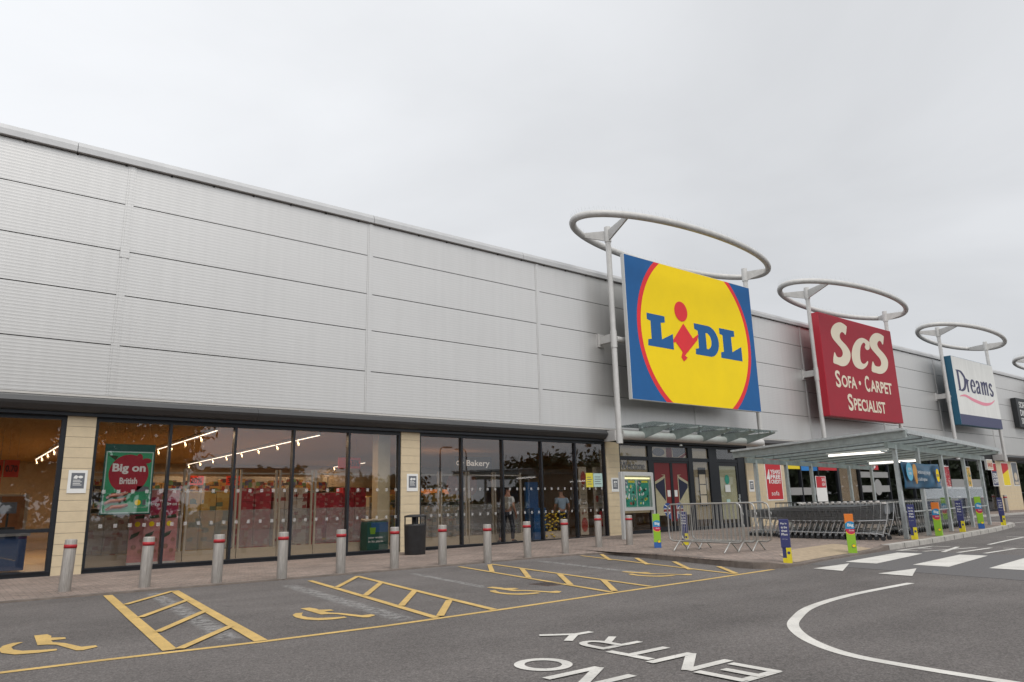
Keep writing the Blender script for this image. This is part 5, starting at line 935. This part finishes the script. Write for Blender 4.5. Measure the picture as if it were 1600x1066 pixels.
# ------------------------------------------------------------------ trolley shelter
sh = thing('trolley_shelter', 'galvanised trolley shelter with sloping glass roof right of the entrance', 'shelter')
FP = [(20.71, -9.5), (22.7, -9.25), (25.65, -8.71), (28.86, -8.18), (31.41, -7.82)]; BP = [(20.85, -5.0), (23.2, -4.65), (25.4, -4.32), (29.2, -3.8), (31.9, -3.4)]
ZF, ZB = 2.62, 2.5
for x, y in FP: MB().bar((x, y, .11), (x, y, ZF), .1, .1).build('post', 'galv', sh)
for x, y in BP: MB().bar((x, y, .12), (x, y, ZB), .1, .1).build('post', 'galv', sh)
MB().bar((20.0, -9.62, ZF - .02), (32.2, -7.7, ZF - .02), .08, .16).build('front_beam', 'galv_roof', sh); MB().bar((20.2, -5.1, ZB - .02), (32.4, -3.25, ZB - .02), .08, .16).build('rear_beam', 'galv_roof', sh)
NW, NE, SW, SE = (19.95, -4.85, 2.68), (32.4, -3.0, 2.68), (19.5, -10.4, 2.83), (31.65, -8.45, 2.83)
lerp = lambda a, b, t: tuple(a[i] + (b[i] - a[i]) * t for i in range(3)); off = lambda p, dz, dx=0: (p[0] + dx, p[1], p[2] + dz)
for k in range(10):
    t = k / 9; p, q = lerp(SW, SE, t), lerp(NW, NE, t)
    m_ = MB(); m_.bar(off(p, .0, .1), off(q, .0, .1), .05, .10); m_.bar(off(p, -.065, .07), off(q, -.065, .07), .10, .022, 1); m_.build('purlin', ['galv', 'lamp_grey'], sh)  # lower lip coloured dark to draw the shade lines between purlins
MB().bar(off(SW, -.03, -.02), off(NW, -.03, -.02), .09, .18).build('gutter', 'galv_roof', sh); MB().bar(off(SW, .1, -.1), off(NW, .1, -.1), .11, .06).build('gutter', 'galv', sh); MB().bar(off(SW, .04), off(SE, .04), .07, .12).build('fascia', 'galv', sh); MB().bar(off(SE, -.02), off(NE, -.02), .08, .16).build('fascia', 'galv', sh); MB().bar(off(NW, .0), off(NE, .0), .08, .14).build('fascia', 'galv_roof', sh)
for k in range(9):
    a, b, c, d_ = lerp(SW, SE, k / 9 + .002), lerp(SW, SE, (k + 1) / 9 - .002), lerp(NW, NE, (k + 1) / 9 - .002), lerp(NW, NE, k / 9 + .002); vs = [off(p, h) for h in (.06, .075) for p in (a, b, c, d_)]
    MB().add(vs, [(3, 2, 1, 0), (4, 5, 6, 7), (0, 1, 5, 4), (1, 2, 6, 5), (2, 3, 7, 6), (3, 0, 4, 7)]).build('roof_sheet', 'roof_glass', sh)
for a, b in zip(FP, FP[1:]):
    MB().bar((*a, .82), (*b, .82), .035, .035).build('rail', 'galv', sh)
    MB().bar((*a, 1.0), (*b, 1.0), .008, 1.0).build('side_glass', 'clear_glass', sh) if a[0] > 22 else None
MB().tube([(20.75, -9.3, 2.45), (20.78, -9.1, 2.5)], .03, 8).build('bracket', 'galv', sh)
for x, y0, y1, l in ((22.0, -8.7, -6.9, 'lit fluorescent tube under the shelter roof, left one'), (25.0, -8.25, -6.7, 'lit fluorescent tube under the shelter roof, right one beside the blue banner')):
    t_ = thing('tube_light', l, 'lamp', (x, (y0 + y1) / 2, 2.6 if x < 23 else 2.42)); h = (y1 - y0) / 2; MB().tube([(0, -h, -.06), (.0, h, -.06)], .032, 10).build('tube', 'tube_lit', t_); MB().box(-.05, .05, -h - .05, h + .05, -.02, .03).build('housing', 'led', t_)
# banner on the front posts
fa, fb = V((*FP[0], 0)), V((24.25, -8.98, 0)); dx_ = (fb - fa).normalized(); fo = fa + V((dx_.y, -dx_.x, 0)) * .15; FB = (fo, dx_, V((0, 0, 1))); nb_ = dx_.cross(V((0, 0, 1)))
bn = MB(); NX, NZ = 40, 12; vs = []; Lb = 3.7
for j in range(NZ + 1):
    for i in range(NX + 1):
        u_, v_ = i / NX, j / NZ; wv = .022 * math.sin(9 * u_ + 5 * v_) + .02 * math.sin(21 * u_ - 9 * v_) * u_ + .03 * math.sin(PI * u_) * math.sin(PI * v_); vs.append(fo + dx_ * (u_ * Lb) + V((0, 0, 1.44 + .745 * v_ - .03 * math.sin(PI * u_) * v_)) + nb_ * (wv - .02))
bn.add(vs, [(j * (NX + 1) + i, j * (NX + 1) + i + 1, (j + 1) * (NX + 1) + i + 1, (j + 1) * (NX + 1) + i) for j in range(NZ) for i in range(NX)], 0, True); bo = tag(bn.build('banner', 'banner_blue'), 'dark blue banner with balloons and yellow disc tied to the shelter posts', 'banner'); bo.modifiers.new('thick', 'SOLIDIFY').thickness = .004
flat('blue_balloon', [circ(.36, 1.9, .29, .25)], FB, 'balloon_blue', bo, .004, .06); flat('gold_balloon', [circ(.86, 1.92, .2, .2), [(.7, 1.84), (1.0, 1.8), (.95, 1.62), (.86, 1.56), (.78, 1.65)]], FB, 'balloon_gold', bo, .004, .06); flat('gold_balloon', [circ(.89, 1.72, .1, .15)], FB, 'balloon_gold', bo, .004, .065)
flat('yellow_disc', [circ(3.2, 1.83, .17, .2)], FB, 'logo_yellow', bo, .004, .06); flat('disc_border', [rect(3.0, 1.6, 3.4, 2.06)], FB, 'logo_blue', bo, .003, .054); b = MB(); text(b, 'LIDL', FB, 3.06, 1.8, w=.28, h=.07, d=.068, bold=.02); b.build('lettering', 'logo_blue', bo)
b = MB(); text(b, 'Attleborough just got', FB, 1.12, 1.82, w=1.3, h=.14, d=.062); text(b, 'a Lidl brighter.', FB, 1.08, 1.63, w=.95, h=.12, d=.062); text(b, 'NOW', FB, .22, 1.93, w=.26, h=.08, d=.068, bold=.02); text(b, 'OPEN', FB, .22, 1.81, w=.28, h=.08, d=.068, bold=.02); b.build('lettering', 'white', bo)
# ------------------------------------------------------------------ trolleys
def trolley(big=True):
    """length along +y (front), handle at -y end"""
    t_ = thing('shopping_trolley', 'x', 'trolley'); b = MB(); h0 = .42 if big else .5; h1 = .93 if big else .86
    A = [(-.27, -.42, h1), (.27, -.42, h1), (.20, .5, h1 - .06), (-.20, .5, h1 - .06)]; Bt = [(-.24, -.34, h0), (.24, -.34, h0), (.17, .44, h0 + .1), (-.17, .44, h0 + .1)]
    lp = lambda p, q, t: tuple(p[i] + (q[i] - p[i]) * t for i in range(3))
    for i in range(4):
        j = (i + 1) % 4; b.tube([A[i], A[j]], .008, 5, caps=False)
        n = 26 if i % 2 else 14
        for k in range(n): b.bar(lp(A[i], A[j], (k + .5) / n), lp(Bt[i], Bt[j], (k + .5) / n), .0055)
        for k in range(1, 9): b.bar(lp(A[i], Bt[i], k / 8), lp(A[j], Bt[j], k / 8), .006)
    for k in range(8): b.bar(lp(Bt[0], Bt[1], (k + .5) / 8), lp(Bt[3], Bt[2], (k + .5) / 8), .005)
    b.build('basket', 'trolley_wire', t_)
    f_ = MB()
    for s_ in (-1, 1):
        f_.tube([(s_ * .27, -.52, 1.0), (s_ * .27, -.5, .78), (s_ * .255, -.45, .52), (s_ * .25, -.30, .14)], .014, 7); f_.tube([(s_ * .25, -.30, .15), (s_ * .24, -.1, .19), (s_ * .19, .36, .19)], .012, 6); f_.tube([(s_ * .18, .40, .13), (s_ * .185, .24, h0 + .06)], .012, 6); f_.tube([(s_ * .255, -.45, .52), (s_ * .2, .3, h0 + .08)], .012, 6)
    f_.tube([(-.24, -.1, .19), (.24, -.1, .19)], .01, 6); f_.build('chassis', 'trolley_bright', t_)
    MB().tube([(-.29, -.52, 1.01), (.29, -.52, 1.01)], .018, 8).build('handle', 'trolley_black', t_)
    for x, y in ((-.25, -.30), (.25, -.30), (-.18, .42), (.18, .42)):
        w_ = MB(); w_.tube([(x - .014, y, .062), (x + .014, y, .062)], .062, 14); w_.build('wheel', 'rubber', t_); w_ = MB(); w_.box(x - .022, x + .022, y - .02, y + .02, .10, .15); w_.build('castor', 'trolley_grey', t_)
    if big:
        MB().box(-.2, .2, -.42, -.405, .68, .9).build('seat_flap', 'trolley_grey', t_); c_ = MB(); c_.add([(-.17, -.40, .95), (.17, -.40, .95), (.17, -.2, 1.02), (-.17, -.2, 1.02), (-.17, -.40, .93), (.17, -.40, .93), (.17, -.2, 1.0), (-.17, -.2, 1.0)], [(0, 1, 2, 3), (7, 6, 5, 4), (0, 4, 5, 1), (1, 5, 6, 2), (2, 6, 7, 3), (3, 7, 4, 0)]); c_.build('child_seat', 'trolley_plastic', t_)
        lr = MB(); [lr.bar((-.18, -.2 + k * .08, .24), (.18, -.2 + k * .08, .24), .006) for k in range(8)]; lr.tube([(-.2, -.25, .24), (.2, -.25, .24), (.17, .42, .25), (-.17, .42, .25)], .009, 6, closed=True); lr.build('lower_rack', 'trolley_wire', t_)
        MB().box(-.1, .1, .495, .51, .62, .8).build('badge', 'trolley_black', t_)
    return t_
TB = trolley(True); TS = trolley(False); first = {'B': True, 'S': True}
def tput(k, x, y, rz, lab, grp, pz=.12):
    src = TB if k == 'B' else TS
    if first[k]: o = src; first[k] = False
    else: o = dup(src)
    o.location = (x, y, pz); o.rotation_euler = (0, 0, rz + random.uniform(-.02, .02)); o['label'] = lab; o['group'] = grp
for k in range(8): tput('S', 21.05 - .05 * k, -5.0 - .19 * k, .22, 'shallow wire trolley nested at the rear of the shelter side, nearest the pier', 'shallow trolleys nested at the rear')
for k in range(14): tput('B', 20.22 - .035 * k, -6.55 - .195 * k, .15, 'deep wire trolley nested in the row along the open left side of the shelter', 'deep trolleys in the left row')
for k in range(12): tput('B', 21.3 - .035 * k, -6.2 - .2 * k, .15, 'deep wire trolley with pale child seat in the second row behind the left row', 'deep trolleys in the second row')
for k in range(32): tput('B', 22.3 + .27 * k, -8.42 + .041 * k, -PI / 2 + .15, 'deep wire trolley nested in the row along the front posts of the shelter', 'deep trolleys in the front row')
# ------------------------------------------------------------------ behind the camera: what the glass mirrors
def tree(x, y, h, r, label, m='leaf_dark', n=2600, trunk=.3):
    t_ = thing('broadleaf_tree', label, 'tree', (x, y, 0), 0, 'trees across the car park'); rng = random.Random(int(x * 7 + y))
    tb = MB(); tb.tube([(0, 0, 0), (.1, .05, h * .2), (0, .1, h * .45), (.1, 0, h * .8)], [trunk, trunk * .8, trunk * .55, trunk * .15], 10)
    for k in range(9):
        a = rng.uniform(0, 6.28); z = h * rng.uniform(.25, .6); tb.tube([(0, 0, z), (r * .35 * math.cos(a), r * .35 * math.sin(a), z + h * .12), (r * .7 * math.cos(a), r * .7 * math.sin(a), z + h * .22)], [trunk * .35, trunk * .2, trunk * .06], 6)
    tb.build('trunk', 'bark', t_)
    cl = [(V((rng.gauss(0, r * .42), rng.gauss(0, r * .42), h * rng.uniform(.3, .95))), r * rng.uniform(.2, .42)) for _ in range(26)]; lf = MB()
    for _ in range(n):
        c, rr = rng.choice(cl); p = c + V((rng.gauss(0, 1), rng.gauss(0, 1), rng.gauss(0, .8))) * rr * .55; s_ = rng.uniform(.2, .42); a, b = V((rng.uniform(-1, 1), rng.uniform(-1, 1), rng.uniform(-1, 1))).normalized(), V((rng.uniform(-1, 1), rng.uniform(-1, 1), rng.uniform(-1, 1))).normalized()
        lf.add([p - a * s_, p + b * s_ * .6, p + a * s_, p - b * s_ * .6], [(0, 1, 2, 3)])
    lf.build('crown', m, t_)
for i, (x, y, h, r, m) in enumerate(((4, -37, 11, 5, 'leaf_dark'), (11, -36, 12, 4.6, 'leaf_dark'), (-4, -34, 10, 5, 'leaf_mid'), (24, -44, 4.8, 2.6, 'leaf_mid'), (28, -46, 4.6, 3, 'leaf_dark'), (33, -48, 4.4, 3, 'leaf_mid'), (39, -50, 4.5, 3.2, 'leaf_dark'), (46, -36, 6.2, 3, 'leaf_dark'), (50, -38, 6.6, 3, 'leaf_dark'), (60, -42, 7, 4, 'leaf_mid'))):
    tree(x, y, h, r, ('tall dark tree across the car park, reflected in the leftmost glass', 'tallest dark tree across the car park', 'mid green tree at the far left behind the viewer', 'low green tree mirrored above the red cartons', 'low dark tree mirrored above the second pier', 'low pale tree mirrored left of the bakery sign', 'low dark tree mirrored below the bakery sign', 'dark tree mirrored near the blue display', 'dark tree mirrored near the yellow notice', 'wide green tree farthest right across the car park')[i], m, 9000 if h > 8 else 1500)
hm = MB(); rng = random.Random(3)
for _ in range(7000):
    p = V((rng.uniform(-30, 130), -56 + rng.gauss(0, 1.2), 0)); p.z = rng.uniform(0, 2.6 + 1.0 * math.sin(p.x * .31) + .7 * math.sin(p.x * .83)); s_ = rng.uniform(.25, .55); a, b = V((rng.uniform(-1, 1), rng.uniform(-1, 1), rng.uniform(-1, 1))).normalized(), V((rng.uniform(-1, 1), rng.uniform(-1, 1), rng.uniform(-1, 1))).normalized()
    hm.add([p - a * s_, p + b * s_ * .7, p + a * s_, p - b * s_ * .7], [(0, 1, 2, 3)])
hg = hm.build('hedge', 'leaf_mid'); hg['kind'] = 'stuff'; hg['label'] = 'long ragged hedge across the car park'
wd_ = MB()  # unseen tree belt, added so the right-hand panes reflect something dark
for _ in range(9000):
    p = V((rng.uniform(85, 260), -34 + rng.gauss(0, 2.5), 0)); p.z = rng.uniform(0, 8 + 1.8 * math.sin(p.x * .21) + 1.2 * math.sin(p.x * .57)); s_ = rng.uniform(.5, 1.0); a, b = V((rng.uniform(-1, 1), rng.uniform(-1, 1), rng.uniform(-1, 1))).normalized(), V((rng.uniform(-1, 1), rng.uniform(-1, 1), rng.uniform(-1, 1))).normalized()
    wd_.add([p - a * s_, p + b * s_ * .7, p + a * s_, p - b * s_ * .7], [(0, 1, 2, 3)])
hg2 = wd_.build('added_woodland', 'leaf_dark'); hg2['kind'] = 'stuff'; hg2['label'] = 'unseen belt of trees added to darken the right-hand shop glass'
hb = thing('brick_pavilion', 'low brick building with dark flat roof across the car park', 'building', (16.8, -42, 0)); MB().box(0, 5, 0, 4, 0, 4.2).build('wall', 'brick', hb); MB().box(-.6, 5.8, -.5, 4.6, 4.2, 4.6).build('roof', 'roof_dark', hb)
for k in range(3): MB().box(.6 + 1.5 * k, 1.6 + 1.5 * k, 3.98, 4.06, 1.2, 3).build('window', 'shop_glass', hb)
for x, y, l, s_ in ((34.4, -35, 'car park lamp post mirrored left of the bakery sign', 1), (38.2, -36.5, 'car park lamp post mirrored behind the bakery sign', -1)):
    t_ = thing('lamp_post', l, 'lamp post', (x, y, 0)); MB().tube([(0, 0, 0), (0, 0, 6.1), (.08 * s_, 0, 6.35), (.3 * s_, 0, 6.45)], [.09, .06, .055, .05], 8).build('pole', 'lamp_grey', t_); MB().box(min(.3 * s_, 1.2 * s_), max(.3 * s_, 1.2 * s_), -.12, .12, 6.4, 6.52).build('lamp_head', 'lamp_grey', t_)
